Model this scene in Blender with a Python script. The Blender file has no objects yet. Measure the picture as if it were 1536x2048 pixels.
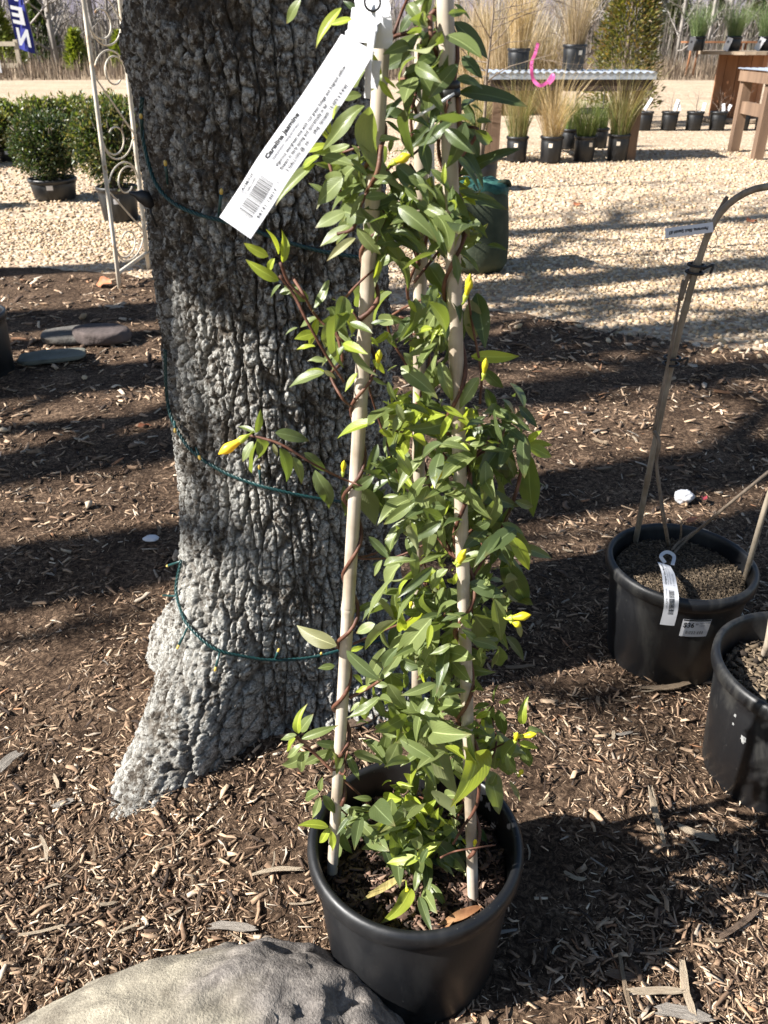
import bpy, math, random
import numpy as np
from mathutils import Vector, Matrix
random.seed(7); RNG = np.random.default_rng(11)
SC = bpy.context.scene
COL = SC.collection
R = math.radians

# ------------------------------------------------------------------ camera
FPX, CX, CY = 1650.0, 768.0, 1024.0          # focal length in photo pixels (1536 x 2048)
PITCH = R(30.0); CAMZ = 1.15
cam = bpy.data.cameras.new('camera'); camo = bpy.data.objects.new('camera', cam); COL.objects.link(camo)
camo.location = (0, 0, CAMZ); camo.rotation_euler = (R(90) - PITCH, 0, 0)
cam.sensor_fit = 'VERTICAL'; cam.sensor_height = 24.0; cam.lens = 24.0 * FPX / 2048
cam.clip_start = 0.02; cam.clip_end = 3000
cam.dof.use_dof = True; cam.dof.focus_distance = 1.12; cam.dof.aperture_fstop = 9.5
SC.camera = camo

# ------------------------------------------------------------------ sky, sun, exposure
SUN_AZ, SUN_EL = R(16), R(38)                # shadows run to +X, turned 16 deg away from the camera
w = bpy.data.worlds.new('World'); SC.world = w; w.use_nodes = True
nt = w.node_tree; nt.nodes.clear()
sky = nt.nodes.new('ShaderNodeTexSky'); sky.sky_type = 'NISHITA'; sky.sun_disc = False
sky.sun_elevation = SUN_EL
sky.altitude = 200; sky.air_density = 1.0; sky.dust_density = 0.6; sky.ozone_density = 1.2
LD = Vector((math.cos(SUN_EL) * math.cos(SUN_AZ), math.cos(SUN_EL) * math.sin(SUN_AZ), -math.sin(SUN_EL)))
sky.sun_rotation = math.atan2(-LD.x, -LD.y)
bg = nt.nodes.new('ShaderNodeBackground'); bg.inputs[1].default_value = 0.05
wo = nt.nodes.new('ShaderNodeOutputWorld')
nt.links.new(sky.outputs[0], bg.inputs[0]); nt.links.new(bg.outputs[0], wo.inputs[0])
sl = bpy.data.lights.new('sun', 'SUN'); sl.energy = 5.0; sl.angle = R(0.53); sl.color = (1.0, 0.965, 0.915)
so = bpy.data.objects.new('sun', sl); COL.objects.link(so)
so.rotation_euler = LD.to_track_quat('-Z', 'Y').to_euler(); so.location = (-6, -2, 8)
SC.view_settings.view_transform = 'Standard'; SC.view_settings.look = 'None'
SC.view_settings.exposure = 1.5; SC.view_settings.gamma = 1.0; SC.view_settings.use_curve_mapping = False
SC.render.engine = 'CYCLES'; SC.cycles.max_bounces = 6; SC.cycles.transparent_max_bounces = 8

# ------------------------------------------------------------------ helpers
_f = np.array([0, math.cos(PITCH), -math.sin(PITCH)]); _u = np.array([0, math.sin(PITCH), math.cos(PITCH)])
CAMP = np.array([0, 0, CAMZ])
def ray(px, py):
    return np.array([1.0, 0, 0]) * ((px - CX) / FPX) - _u * ((py - CY) / FPX) + _f
def at(px, py, z=0.0):
    d = ray(px, py); return CAMP + d * ((z - CAMZ) / d[2])
def atY(px, py, Y):
    d = ray(px, py); return CAMP + d * (Y / d[1])

def me_np(name, V, Fs, mat=None, smooth=False, col=None, uv=None):
    """mesh from numpy verts and faces of one size"""
    V = np.asarray(V, dtype=np.float32).reshape(-1, 3); Fs = np.asarray(Fs, dtype=np.int32)
    m = bpy.data.meshes.new(name)
    k = Fs.shape[1]; nf = Fs.shape[0]
    m.vertices.add(len(V)); m.vertices.foreach_set('co', V.ravel())
    m.loops.add(nf * k); m.loops.foreach_set('vertex_index', Fs.ravel())
    m.polygons.add(nf)
    m.polygons.foreach_set('loop_start', np.arange(0, nf * k, k, dtype=np.int32))
    m.polygons.foreach_set('loop_total', np.full(nf, k, dtype=np.int32))
    if smooth: m.polygons.foreach_set('use_smooth', np.ones(nf, dtype=bool))
    m.update(calc_edges=True)
    if col is not None:
        a = m.attributes.new('Col', 'FLOAT_COLOR', 'POINT')
        c = np.ones((len(V), 4), dtype=np.float32); c[:, :3] = col; a.data.foreach_set('color', c.ravel())
    if uv is not None:
        l = m.uv_layers.new(name='UVMap'); l.data.foreach_set('uv', np.asarray(uv, dtype=np.float32)[Fs.ravel()].ravel())
    if mat: m.materials.append(mat)
    return m
def me_py(name, V, Fs, mat=None, smooth=False):
    m = bpy.data.meshes.new(name); m.from_pydata([tuple(v) for v in V], [], [tuple(f) for f in Fs])
    if smooth: m.polygons.foreach_set('use_smooth', [True] * len(m.polygons))
    m.update()
    if mat: m.materials.append(mat)
    return m
def thing(name, label, cat, loc=(0, 0, 0), group=None):
    o = bpy.data.objects.new(name, None); COL.objects.link(o); o.location = [float(c) for c in loc]
    o.empty_display_size = 0.05
    o['label'] = label; o['category'] = cat
    if group: o['group'] = group
    return o
def root_of(o):
    while o.parent: o = o.parent
    return o
def link(name, mesh, parent=None, world=True):
    """world: the mesh was made in world coordinates; moved into the frame of its (unrotated) thing"""
    o = bpy.data.objects.new(name, mesh); COL.objects.link(o)
    if parent is not None:
        o.parent = parent
        if world and parent.parent is None:
            o.location = -parent.location
    return o
def tag(o, label=None, cat=None, group=None, kind=None):
    for k, v in (('label', label), ('category', cat), ('group', group), ('kind', kind)):
        if v: o[k] = v
    return o
def copy_tree(o, parent=None):
    c = o.copy(); COL.objects.link(c); c.parent = parent
    for ch in o.children: copy_tree(ch, c)
    return c

class MB:
    """collects geometry (quads and triangles) into one mesh"""
    def __init__(s): s.v = []; s.f = []
    def add(s, V, Fs):
        o = len(s.v); s.v += [tuple(p) for p in V]; s.f += [tuple(i + o for i in f) for f in Fs]; return s
    def box(s, c, d, rz=0.0, M=None):
        V = []
        for x in (-.5, .5):
            for y in (-.5, .5):
                for z in (-.5, .5):
                    p = Vector((x * d[0], y * d[1], z * d[2]))
                    if rz: p = Matrix.Rotation(rz, 3, 'Z') @ p
                    if M: p = M @ p
                    V.append(p + Vector(c))
        return s.add(V, [(0, 1, 3, 2), (4, 6, 7, 5), (0, 4, 5, 1), (2, 3, 7, 6), (0, 2, 6, 4), (1, 5, 7, 3)])
    def tube(s, pts, rad, n=8, cap=True, jit=0.0):
        P = [Vector(p) for p in pts]; m = len(P)
        rr = rad if hasattr(rad, '__len__') else [rad] * m
        T = [(P[min(i + 1, m - 1)] - P[max(i - 1, 0)]).normalized() for i in range(m)]
        a = T[0].orthogonal().normalized(); V = []; Fs = []
        for i in range(m):
            a = (a - T[i] * a.dot(T[i]))
            a = a.normalized() if a.length > 1e-6 else T[i].orthogonal().normalized()
            b = T[i].cross(a)
            for k in range(n):
                t = 2 * math.pi * k / n
                q = rr[i] * (1 + (random.uniform(-jit, jit) if jit else 0))
                V.append(P[i] + (a * math.cos(t) + b * math.sin(t)) * q)
        for i in range(m - 1):
            for k in range(n):
                k2 = (k + 1) % n
                Fs.append((i * n + k, i * n + k2, (i + 1) * n + k2, (i + 1) * n + k))
        if cap:
            Fs.append(tuple(range(n - 1, -1, -1))); Fs.append(tuple((m - 1) * n + k for k in range(n)))
        return s.add(V, Fs)
    def lathe(s, prof, n=48, c=(0, 0, 0), fn=None, closed=True):
        V = []; Fs = []; m = len(prof)
        for i, (r, z) in enumerate(prof):
            for k in range(n):
                t = 2 * math.pi * k / n
                p = Vector((r * math.cos(t), r * math.sin(t), z))
                if fn: p = fn(i, k, t, p)
                V.append(p + Vector(c))
        for i in range(m - 1):
            for k in range(n):
                k2 = (k + 1) % n; Fs.append((i * n + k, i * n + k2, (i + 1) * n + k2, (i + 1) * n + k))
        return s.add(V, Fs)
    def mesh(s, name, mat, smooth=True): return me_py(name, s.v, s.f, mat, smooth)
    def build(s, name, mat, parent=None, smooth=True, world=True):
        return link(name, s.mesh(name, mat, smooth), parent, world)

def cr(pts, n=6):
    """Catmull-Rom through points"""
    P = [np.array(p, float) for p in pts]
    P = [2 * P[0] - P[1]] + P + [2 * P[-1] - P[-2]]
    out = []
    for i in range(1, len(P) - 2):
        for j in range(n):
            t = j / n
            out.append(.5 * ((2 * P[i]) + (P[i + 1] - P[i - 1]) * t + (2 * P[i - 1] - 5 * P[i] + 4 * P[i + 1] - P[i + 2]) * t * t + (3 * P[i] - P[i - 1] - 3 * P[i + 1] + P[i + 2]) * t ** 3))
    out.append(P[-2]); return out

# numpy value noise / voronoi
def _h(ix, iy, s):
    n = (ix.astype(np.int64) * 374761393 + iy.astype(np.int64) * 668265263 + s * 1274126177) & 0x7fffffff
    n = (n ^ (n >> 13)) * 1274126177 & 0x7fffffff
    return ((n ^ (n >> 16)) & 0xffff) / 65535.0
def vnoise(x, y, s=0):
    ix = np.floor(x); iy = np.floor(y); fx = x - ix; fy = y - iy
    ix = ix.astype(np.int64); iy = iy.astype(np.int64)
    fx = fx * fx * (3 - 2 * fx); fy = fy * fy * (3 - 2 * fy)
    a = _h(ix, iy, s); b = _h(ix + 1, iy, s); c = _h(ix, iy + 1, s); d = _h(ix + 1, iy + 1, s)
    return (a * (1 - fx) + b * fx) * (1 - fy) + (c * (1 - fx) + d * fx) * fy
def fbm(x, y, o=4, s=0):
    t = 0; a = .5
    for i in range(o): t = t + a * vnoise(x * 2 ** i, y * 2 ** i, s + i * 17); a *= .5
    return t
def voro(x, y, s=0):
    ix = np.floor(x).astype(np.int64); iy = np.floor(y).astype(np.int64)
    f1 = np.full(x.shape, 9.0); f2 = np.full(x.shape, 9.0); cid = np.zeros(x.shape)
    for dx in (-1, 0, 1):
        for dy in (-1, 0, 1):
            cx = ix + dx; cy = iy + dy
            px = cx + _h(cx, cy, s); py = cy + _h(cx, cy, s + 5)
            d = np.hypot(px - x, py - y); near = d < f1
            f2 = np.where(near, f1, np.minimum(f2, d)); cid = np.where(near, _h(cx, cy, s + 9), cid); f1 = np.where(near, d, f1)
    return f1, f2, cid

# ------------------------------------------------------------------ materials
def mat_new(name):
    m = bpy.data.materials.new(name); m.use_nodes = True; t = m.node_tree
    return m, t, t.nodes['Principled BSDF']
def setp(b, rough=.7, spec=.3):
    b.inputs['Roughness'].default_value = rough; b.inputs['Specular IOR Level'].default_value = spec
def ramp(t, stops):
    r = t.nodes.new('ShaderNodeValToRGB'); e = r.color_ramp.elements
    while len(e) < len(stops): e.new(0.5)
    for i, (p, c) in enumerate(stops): e[i].position = p; e[i].color = (*c, 1) if len(c) == 3 else c
    return r
def noise(t, scale, detail=4, rough=.6, vec=None, dist=0.0):
    n = t.nodes.new('ShaderNodeTexNoise'); n.inputs['Scale'].default_value = scale; n.inputs['Detail'].default_value = detail
    n.inputs['Roughness'].default_value = rough; n.inputs['Distortion'].default_value = dist
    if vec: t.links.new(vec, n.inputs['Vector'])
    return n
def coords(t, sc=(1, 1, 1), kind='Object'):
    c = t.nodes.new('ShaderNodeTexCoord'); mp = t.nodes.new('ShaderNodeMapping'); mp.inputs['Scale'].default_value = sc
    t.links.new(c.outputs[kind], mp.inputs[0]); return mp.outputs[0]
def bump(t, b, src, strength=.3, dist=.002):
    n = t.nodes.new('ShaderNodeBump'); n.inputs['Strength'].default_value = strength; n.inputs['Distance'].default_value = dist
    t.links.new(src, n.inputs['Height']); t.links.new(n.outputs[0], b.inputs['Normal']); return n
def mix(t, fac, a, b_, mode='MIX'):
    m = t.nodes.new('ShaderNodeMix'); m.data_type = 'RGBA'; m.blend_type = mode
    for i, s in ((0, fac), (6, a), (7, b_)):
        if hasattr(s, 'is_output'): t.links.new(s, m.inputs[i])
        elif i == 0: m.inputs[0].default_value = s
        else: m.inputs[i].default_value = (*s, 1)
    return m.outputs[2]
def pm(name, stops, scale=40, rough=.7, spec=.3, bstr=.3, bdist=.002, bscale=None, sc=(1, 1, 1), detail=5, dist=0.0, metal=0.0):
    m, t, b = mat_new(name); setp(b, rough, spec); v = coords(t, sc)
    n = noise(t, scale, detail, .6, v, dist); r = ramp(t, stops)
    t.links.new(n.outputs[0], r.inputs[0]); t.links.new(r.outputs[0], b.inputs['Base Color'])
    b.inputs['Metallic'].default_value = metal
    if bstr:
        n2 = noise(t, bscale or scale * 3, 5, .6, v); bump(t, b, n2.outputs[0], bstr, bdist)
    return m
def colmat(name, rough=.85, spec=.2, nscale=120, amt=.35, sc=(1, 1, 1), bstr=.4, bdist=.001):
    """colour of each piece from its own attribute, with a little grain"""
    m, t, b = mat_new(name); setp(b, rough, spec)
    a = t.nodes.new('ShaderNodeAttribute'); a.attribute_name = 'Col'
    v = coords(t, sc); n = noise(t, nscale, 4, .65, v)
    r = ramp(t, [(.25, (1 - amt,) * 3), (.75, (1 + amt,) * 3)])
    t.links.new(n.outputs[0], r.inputs[0])
    t.links.new(mix(t, 1.0, a.outputs[0], r.outputs[0], 'MULTIPLY'), b.inputs['Base Color'])
    if bstr: bump(t, b, n.outputs[0], bstr, bdist)
    return m

MT = {}
def pot_mat(name, dust):
    m, t, b = mat_new(name); v = coords(t); v3 = coords(t, (1, 1, .35)); setp(b, .42, .5)
    n1 = noise(t, 11, 7, .72, v3, .5); r1 = ramp(t, [(.48, (0, 0, 0)), (.80, (1, 1, 1))]); t.links.new(n1.outputs[0], r1.inputs[0])
    n2 = noise(t, 260, 2, .5, v); r2 = ramp(t, [(.735, (0, 0, 0)), (.79, (1, 1, 1))]); t.links.new(n2.outputs[0], r2.inputs[0])
    base = mix(t, r1.outputs[0], (.0065, .0068, .0078), dust)
    base = mix(t, r2.outputs[0], base, (.14, .135, .12))
    t.links.new(base, b.inputs['Base Color'])
    rr = ramp(t, [(.3, (.34,) * 3), (.8, (.62,) * 3)]); t.links.new(n1.outputs[0], rr.inputs[0]); t.links.new(rr.outputs[0], b.inputs['Roughness'])
    n3 = noise(t, 500, 2, .5, v); bump(t, b, n3.outputs[0], .12, .0006)
    return m
MT['pot'] = pot_mat('pot_plastic', (.017, .017, .017))
MT['pot_dusty'] = pot_mat('pot_plastic_dusty', (.050, .048, .042))
MT['white'] = pm('white_paper', [(.3, (.60, .60, .61)), (.7, (.66, .66, .67))], 14, .9, .1, .05, .0005)
MT['ink'] = pm('black_ink', [(.3, (.012, .012, .013)), (.7, (.03, .03, .03))], 80, .6, .2, 0)
MT['greyink'] = pm('grey_ink', [(.3, (.10, .10, .11)), (.7, (.16, .16, .17))], 80, .6, .2, 0)
MT['chalk'] = pm('chalk_mark', [(.35, (.10, .10, .10)), (.65, (.34, .34, .33))], 150, .8, .2, .3, .001)
MT['tie'] = pm('tie_black', [(.3, (.008, .008, .009)), (.7, (.025, .025, .026))], 90, .45, .4, .2, .001)
MT['stem'] = pm('vine_stem_bark', [(.3, (.040, .018, .012)), (.52, (.11, .046, .028)), (.75, (.21, .115, .075))], 45, .55, .3, .5, .0012, 260)
MT['cane_bark'] = pm('cane_bark', [(.3, (.10, .075, .055)), (.7, (.27, .215, .16))], 90, .8, .2, .5, .001, 220, (1, 1, .3))
def bamboo(name, c1, c2, c3):
    m, t, b = mat_new(name); setp(b, .5, .35); v = coords(t, (1, 1, .06))
    n = noise(t, 160, 5, .6, v); r = ramp(t, [(.25, c1), (.5, c2), (.8, c3)]); t.links.new(n.outputs[0], r.inputs[0])
    v2 = coords(t); n2 = noise(t, 14, 4, .6, v2); r2 = ramp(t, [(.33, (.58, .53, .46)), (.60, (1.04, 1.03, 1.0))])
    t.links.new(n2.outputs[0], r2.inputs[0])
    t.links.new(mix(t, 1.0, r.outputs[0], r2.outputs[0], 'MULTIPLY'), b.inputs['Base Color'])
    bump(t, b, n.outputs[0], .25, .0006); return m
MT['bamboo'] = bamboo('bamboo', (.36, .305, .245), (.47, .41, .34), (.54, .48, .41))
MT['bamboo_dull'] = bamboo('bamboo_weathered', (.20, .165, .125), (.29, .245, .19), (.37, .32, .255))

def leaf_mat(name, top, top2, under, trans, tw=.35, rough=.32):
    """glossy upper side, paler underside, thin light-passing blade with a midrib and veins"""
    m, t, b = mat_new(name); nd = t.nodes
    uv = nd.new('ShaderNodeUVMap'); uv.uv_map = 'UVMap'
    sep = nd.new('ShaderNodeSeparateXYZ'); t.links.new(uv.outputs[0], sep.inputs[0])
    ab = nd.new('ShaderNodeMath'); ab.operation = 'ABSOLUTE'; t.links.new(sep.outputs[0], ab.inputs[0])
    rib = ramp(t, [(.02, (1, 1, 1)), (.07, (0, 0, 0))]); t.links.new(ab.outputs[0], rib.inputs[0])
    vm = nd.new('ShaderNodeMath'); vm.operation = 'MULTIPLY_ADD'; vm.inputs[1].default_value = -.55; t.links.new(ab.outputs[0], vm.inputs[0]); t.links.new(sep.outputs[1], vm.inputs[2])
    vs = nd.new('ShaderNodeMath'); vs.operation = 'MULTIPLY'; vs.inputs[1].default_value = 52; t.links.new(vm.outputs[0], vs.inputs[0])
    sn = nd.new('ShaderNodeMath'); sn.operation = 'SINE'; t.links.new(vs.outputs[0], sn.inputs[0])
    v = coords(t); n = noise(t, 3.2, 4, .6, v)
    oi = nd.new('ShaderNodeObjectInfo')
    rn = nd.new('ShaderNodeMath'); rn.operation = 'MULTIPLY_ADD'; rn.inputs[1].default_value = .7; rn.inputs[2].default_value = -.35; t.links.new(oi.outputs['Random'], rn.inputs[0])
    ad = nd.new('ShaderNodeMath'); ad.operation = 'ADD'; t.links.new(n.outputs[0], ad.inputs[0]); t.links.new(rn.outputs[0], ad.inputs[1])
    r = ramp(t, [(.2, top), (.8, top2)]); t.links.new(ad.outputs[0], r.inputs[0])
    c = mix(t, rib.outputs[0], r.outputs[0], tuple(min(1, x * 1.7 + .03) for x in top2))
    # browned tips and flecks on some leaves, as on any plant after a winter
    tip = ramp(t, [(.86, (0, 0, 0)), (1.0, (1, 1, 1))]); t.links.new(sep.outputs[1], tip.inputs[0])
    tipn = nd.new('ShaderNodeMath'); tipn.operation = 'MULTIPLY'; t.links.new(tip.outputs[0], tipn.inputs[0]); t.links.new(oi.outputs['Random'], tipn.inputs[1])
    c = mix(t, tipn.outputs[0], c, (.16, .085, .03))
    ge = nd.new('ShaderNodeNewGeometry')
    c2 = mix(t, ge.outputs['Backfacing'], c, under)
    t.links.new(c2, b.inputs['Base Color']); setp(b, rough, .5)
    rg = nd.new('ShaderNodeMath'); rg.operation = 'MULTIPLY_ADD'; rg.inputs[1].default_value = .3; rg.inputs[2].default_value = rough; t.links.new(ge.outputs['Backfacing'], rg.inputs[0]); t.links.new(rg.outputs[0], b.inputs['Roughness'])
    bn = bump(t, b, sn.outputs[0], .10, .006)
    tr = nd.new('ShaderNodeBsdfTranslucent'); tr.inputs[0].default_value = (*trans, 1)
    ms = nd.new('ShaderNodeMixShader'); ms.inputs[0].default_value = tw
    t.links.new(b.outputs[0], ms.inputs[1]); t.links.new(tr.outputs[0], ms.inputs[2])
    t.links.new(ms.outputs[0], nd['Material Output'].inputs[0])
    return m
LEAFM = {
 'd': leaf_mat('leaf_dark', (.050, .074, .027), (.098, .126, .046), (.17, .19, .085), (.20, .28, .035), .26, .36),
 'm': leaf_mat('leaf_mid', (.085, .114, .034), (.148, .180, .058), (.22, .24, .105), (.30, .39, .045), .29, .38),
 'l': leaf_mat('leaf_sunlit', (.122, .152, .050), (.200, .236, .088), (.25, .27, .125), (.35, .44, .065), .30, .39),  # light tone stands for sunlit leaves: sunlight put into the colour
 'y': leaf_mat('leaf_young', (.22, .28, .030), (.35, .41, .052), (.33, .36, .085), (.54, .62, .045), .42, .40),
 'u': leaf_mat('leaf_pale_underside', (.20, .20, .09), (.29, .285, .14), (.26, .26, .12), (.41, .40, .10), .35, .5),
}
MT['petal'] = leaf_mat('petal_yellow', (.66, .28, .006), (.80, .40, .010), (.72, .46, .02), (.85, .55, .02), .3, .4)
MT['bud'] = pm('bud_yellow', [(.3, (.40, .40, .02)), (.7, (.72, .56, .02))], 60, .45, .35, .1, .001)
# ------------------------------------------------------------------ the setting: ground, gravel yard, mulch bed, hills
def bed_edge(x, y):                      # >0 inside the mulch bed
    return (4.05 - .38 * (x - .5) + .35 * (fbm(x * 1.7, y * .5, 3, 3) - .45)) - y
def hz(x, y):
    x = np.asarray(x, float); y = np.asarray(y, float)
    h = .030 * (fbm(x * 2.3 + 5, y * 2.3, 3, 21) - .45) + .012 * (fbm(x * 9, y * 9, 3, 31) - .45)
    h = h + .030 * np.exp(-((x + .18) ** 2 + (y - 1.35) ** 2) / .16)
    h = h + .025 * np.exp(-((x + .40) ** 2 + (y - 1.03) ** 2) / .012)
    e = bed_edge(x, y); k = np.clip((e + .05) / .35, 0, 1)
    return h * k + .012 * k - .03 * (1 - k)
def hz1(x, y): return float(hz(np.array([x]), np.array([y]))[0])

def ground_mat():
    m, t, b = mat_new('bed_soil'); setp(b, .95, .1); v = coords(t)
    n1 = noise(t, 75, 8, .80, v, .9); n2 = noise(t, 7, 4, .6, v)
    vo = t.nodes.new('ShaderNodeTexVoronoi'); vo.inputs['Scale'].default_value = 190; t.links.new(coords(t, (1, .35, 1)), vo.inputs['Vector'])
    r = ramp(t, [(.32, (.012, .008, .006)), (.46, (.062, .041, .028)), (.56, (.18, .122, .082)), (.66, (.40, .295, .205))])
    t.links.new(n1.outputs[0], r.inputs[0])
    r2 = ramp(t, [(.35, (.55, .52, .5)), (.65, (1.2, 1.17, 1.12))]); t.links.new(n2.outputs[0], r2.inputs[0])
    t.links.new(mix(t, 1, r.outputs[0], r2.outputs[0], 'MULTIPLY'), b.inputs['Base Color'])
    bump(t, b, n1.outputs[0], .9, .012); return m
def gravel_mat():
    m, t, b = mat_new('gravel_far'); setp(b, .85, .2); v = coords(t)
    vo = t.nodes.new('ShaderNodeTexVoronoi'); vo.inputs['Scale'].default_value = 34; t.links.new(v, vo.inputs['Vector'])
    sx = t.nodes.new('ShaderNodeSeparateColor'); t.links.new(vo.outputs['Color'], sx.inputs[0])
    r = ramp(t, [(.0, (.36, .25, .165)), (.45, (.52, .39, .26)), (.8, (.62, .50, .35)), (1, (.68, .59, .46))])
    t.links.new(sx.outputs[0], r.inputs[0])
    n2 = noise(t, 1.1, 4, .6, coords(t, (.35, 1, 1))); r2 = ramp(t, [(.3, (.64, .635, .63)), (.7, (.90, .90, .91))]); t.links.new(n2.outputs[0], r2.inputs[0])
    t.links.new(mix(t, 1, r.outputs[0], r2.outputs[0], 'MULTIPLY'), b.inputs['Base Color'])
    r3 = ramp(t, [(.0, (1, 1, 1)), (.6, (0, 0, 0))]); t.links.new(vo.outputs[0], r3.inputs[0])
    bump(t, b, r3.outputs[0], .8, .014); return m
MT['soil'] = ground_mat(); MT['gravel'] = gravel_mat()
MT['stone'] = colmat('gravel_stone', .8, .25, 60, .18, bstr=.2)
MT['chip'] = colmat('wood_chip', .88, .15, 160, .35, (1, 1, 1), .5, .0012)
MT['drygrass'] = pm('dry_grass_ground', [(.3, (.14, .10, .065)), (.55, (.25, .19, .13)), (.75, (.33, .26, .18))], 3.0, .95, .1, .6, .05, 20)
MT['hill'] = pm('wooded_hill', [(.3, (.15, .135, .165)), (.6, (.20, .18, .21)), (.8, (.23, .21, .225))], .05, .95, .05, .5, 2.0, .3)  # distant haze put into the colour, over the purple grey of bare twigs

# terrain sheet to the horizon
xs = np.array([-1500, -400, -120, -60, -30, -10, 0, 10, 30, 60, 120, 400, 1500.]); ys = np.array([-300, -60, -10, 0, 10, 25, 33, 45, 70, 120, 300, 900, 2000.])
X, Y = np.meshgrid(xs, ys); V = np.stack([X, Y, np.full_like(X, -.06)], -1).reshape(-1, 3)
def gridf(nx, ny):
    i = np.arange(nx - 1); j = np.arange(ny - 1); I, J = np.meshgrid(i, j); a = (J * nx + I).ravel()
    return np.stack([a, a + 1, a + nx + 1, a + nx], 1)
tag(link('ground', me_np('ground', V, gridf(len(xs), len(ys)), MT['drygrass'])), 'dry tan grass ground reaching to the far wood', kind='structure')
# gravel yard
xs = np.concatenate([np.linspace(-40, -6, 18), np.linspace(-5, 7, 60), np.linspace(8, 40, 18)]); ys = np.concatenate([np.linspace(2.4, 10, 60), np.linspace(10.5, 30.5, 42)])
X, Y = np.meshgrid(xs, ys); Z = .012 * (fbm(X * .7, Y * .7, 3, 77) - .5)
Z = Z - .05 * np.clip((Y - 27.3 - 1.2 * (fbm(X * .5, X * 0, 3, 5))) / .8, 0, 1.5)
gravel = tag(link('gravel_yard', me_np('gravel_yard', np.stack([X, Y, Z], -1), gridf(len(xs), len(ys)), MT['gravel'], True)), 'pale tan gravel yard behind the mulch bed', kind='structure')
# mulch bed
xs = np.arange(-3.4, 3.4, .034); ys = np.arange(-.6, 5.6, .034)
X, Y = np.meshgrid(xs, ys); Z = hz(X, Y)
Z = Z + .006 * (fbm(X * 45, Y * 45, 2, 9) - .4) * (bed_edge(X, Y) > 0)
bed = tag(link('mulch_bed', me_np('mulch_bed', np.stack([X, Y, Z], -1), gridf(len(xs), len(ys)), MT['soil'], True)), 'dark brown bark mulch bed under the tree', kind='structure')
# hills behind the wood
xs = np.linspace(-1400, 1400, 90); ys = np.array([330, 380, 450, 540, 640, 760.])
X, Y = np.meshgrid(xs, ys); K = np.clip((Y - 330) / 330, 0, 1)
Z = K ** 1.2 * (62 + 55 * fbm(X / 260 + 3, Y * 0, 4, 41)) - 1
tag(link('hills', me_np('hills', np.stack([X, Y, Z], -1), gridf(len(xs), len(ys)), MT['hill'], True)), 'purple grey wooded hillside far behind the yard', kind='structure')

# ------------------------------------------------------------------ loose pieces
def rotm(ax, ay, az):
    ca, sa, cb, sb, cc, sc_ = np.cos(ax), np.sin(ax), np.cos(ay), np.sin(ay), np.cos(az), np.sin(az)
    M = np.empty((len(ax), 3, 3))
    M[:, 0, 0] = cc * cb; M[:, 0, 1] = cc * sb * sa - sc_ * ca; M[:, 0, 2] = cc * sb * ca + sc_ * sa
    M[:, 1, 0] = sc_ * cb; M[:, 1, 1] = sc_ * sb * sa + cc * ca; M[:, 1, 2] = sc_ * sb * ca - cc * sa
    M[:, 2, 0] = -sb; M[:, 2, 1] = cb * sa; M[:, 2, 2] = cb * ca
    return M
# a split wood chip: three cross-sections, slightly bent, ends broken
CH_V = np.array([[sx, sy, sz] for sx in (-.5, .02, .5) for sy, sz in ((-.5, -.5), (.5, -.5), (.5, .5), (-.5, .5))])
CH_F = np.array([(0, 3, 2, 1), (8, 9, 10, 11)] + [(s * 4 + k, s * 4 + (k + 1) % 4, (s + 1) * 4 + (k + 1) % 4, (s + 1) * 4 + k) for s in (0, 1) for k in range(4)])
CHIPC = np.array([[.47, .355, .245], [.39, .285, .195], [.31, .22, .148], [.24, .165, .11], [.17, .115, .078], [.095, .066, .048], [.38, .325, .26], [.60, .50, .375], [.045, .034, .028], [.34, .19, .11]])
CHIPC = CHIPC * np.array([.97, .93, .90])
CHIPP = np.array([.10, .13, .14, .15, .15, .12, .08, .035, .08, .015])
def chips(P, L, W, T, lift, tilt=.22, pal=CHIPC, prob=CHIPP, az=None):
    n = len(P); V = np.repeat(CH_V[None], n, 0)
    V = V + RNG.normal(0, .10, V.shape) * np.array([.6, 1, 1])
    V[:, 4:8, 2] += RNG.normal(0, .8, (n, 1)); V[:, 4:8, 1] += RNG.normal(0, .35, (n, 1)); V[:, 0:4, 0] += RNG.normal(0, .09, (n, 4)); V[:, 8:12, 0] += RNG.normal(0, .09, (n, 4))
    tp = RNG.uniform(.55, 1.05, (n, 1)); V[:, 0:4, 1] *= tp; V[:, 0:4, 2] *= tp
    tp = RNG.uniform(.55, 1.05, (n, 1)); V[:, 8:12, 1] *= tp; V[:, 8:12, 2] *= tp
    V = V * np.stack([L, W, T], 1)[:, None]
    az = RNG.uniform(0, 2 * np.pi, n) if az is None else az
    M = rotm(RNG.normal(0, .45, n), RNG.normal(0, tilt, n), az)
    V = np.einsum('nij,nkj->nki', M, V) + P[:, None]
    V[:, :, 2] += lift[:, None]
    c = pal[RNG.choice(len(pal), n, p=prob)] * RNG.uniform(.75, 1.3, (n, 1))
    F = (CH_F[None] + (np.arange(n) * 12)[:, None, None]).reshape(-1, 4)
    return V.reshape(-1, 3), F, np.repeat(c, 12, 0)
def ground_samples(n, lo=-220, hi=1760, y0=560, y1=2300):
    px = RNG.uniform(lo, hi, n); py = RNG.uniform(y0, y1, n)
    a = (px - CX) / FPX; b = -(py - CY) / FPX
    d = np.stack([a, _u[1] * b + _f[1], _u[2] * b + _f[2]], 1)
    p = CAMP + d * (-CAMZ / d[:, 2])[:, None]
    return p
FI_V = np.array([[sx, sy, sz] for sx in (-.5, .5) for sy, sz in ((-.5, -.5), (.5, -.5), (.5, .5), (-.5, .5))])
FI_F = np.array([(0, 3, 2, 1), (4, 5, 6, 7)] + [(k, (k + 1) % 4, 4 + (k + 1) % 4, 4 + k) for k in range(4)])
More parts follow.
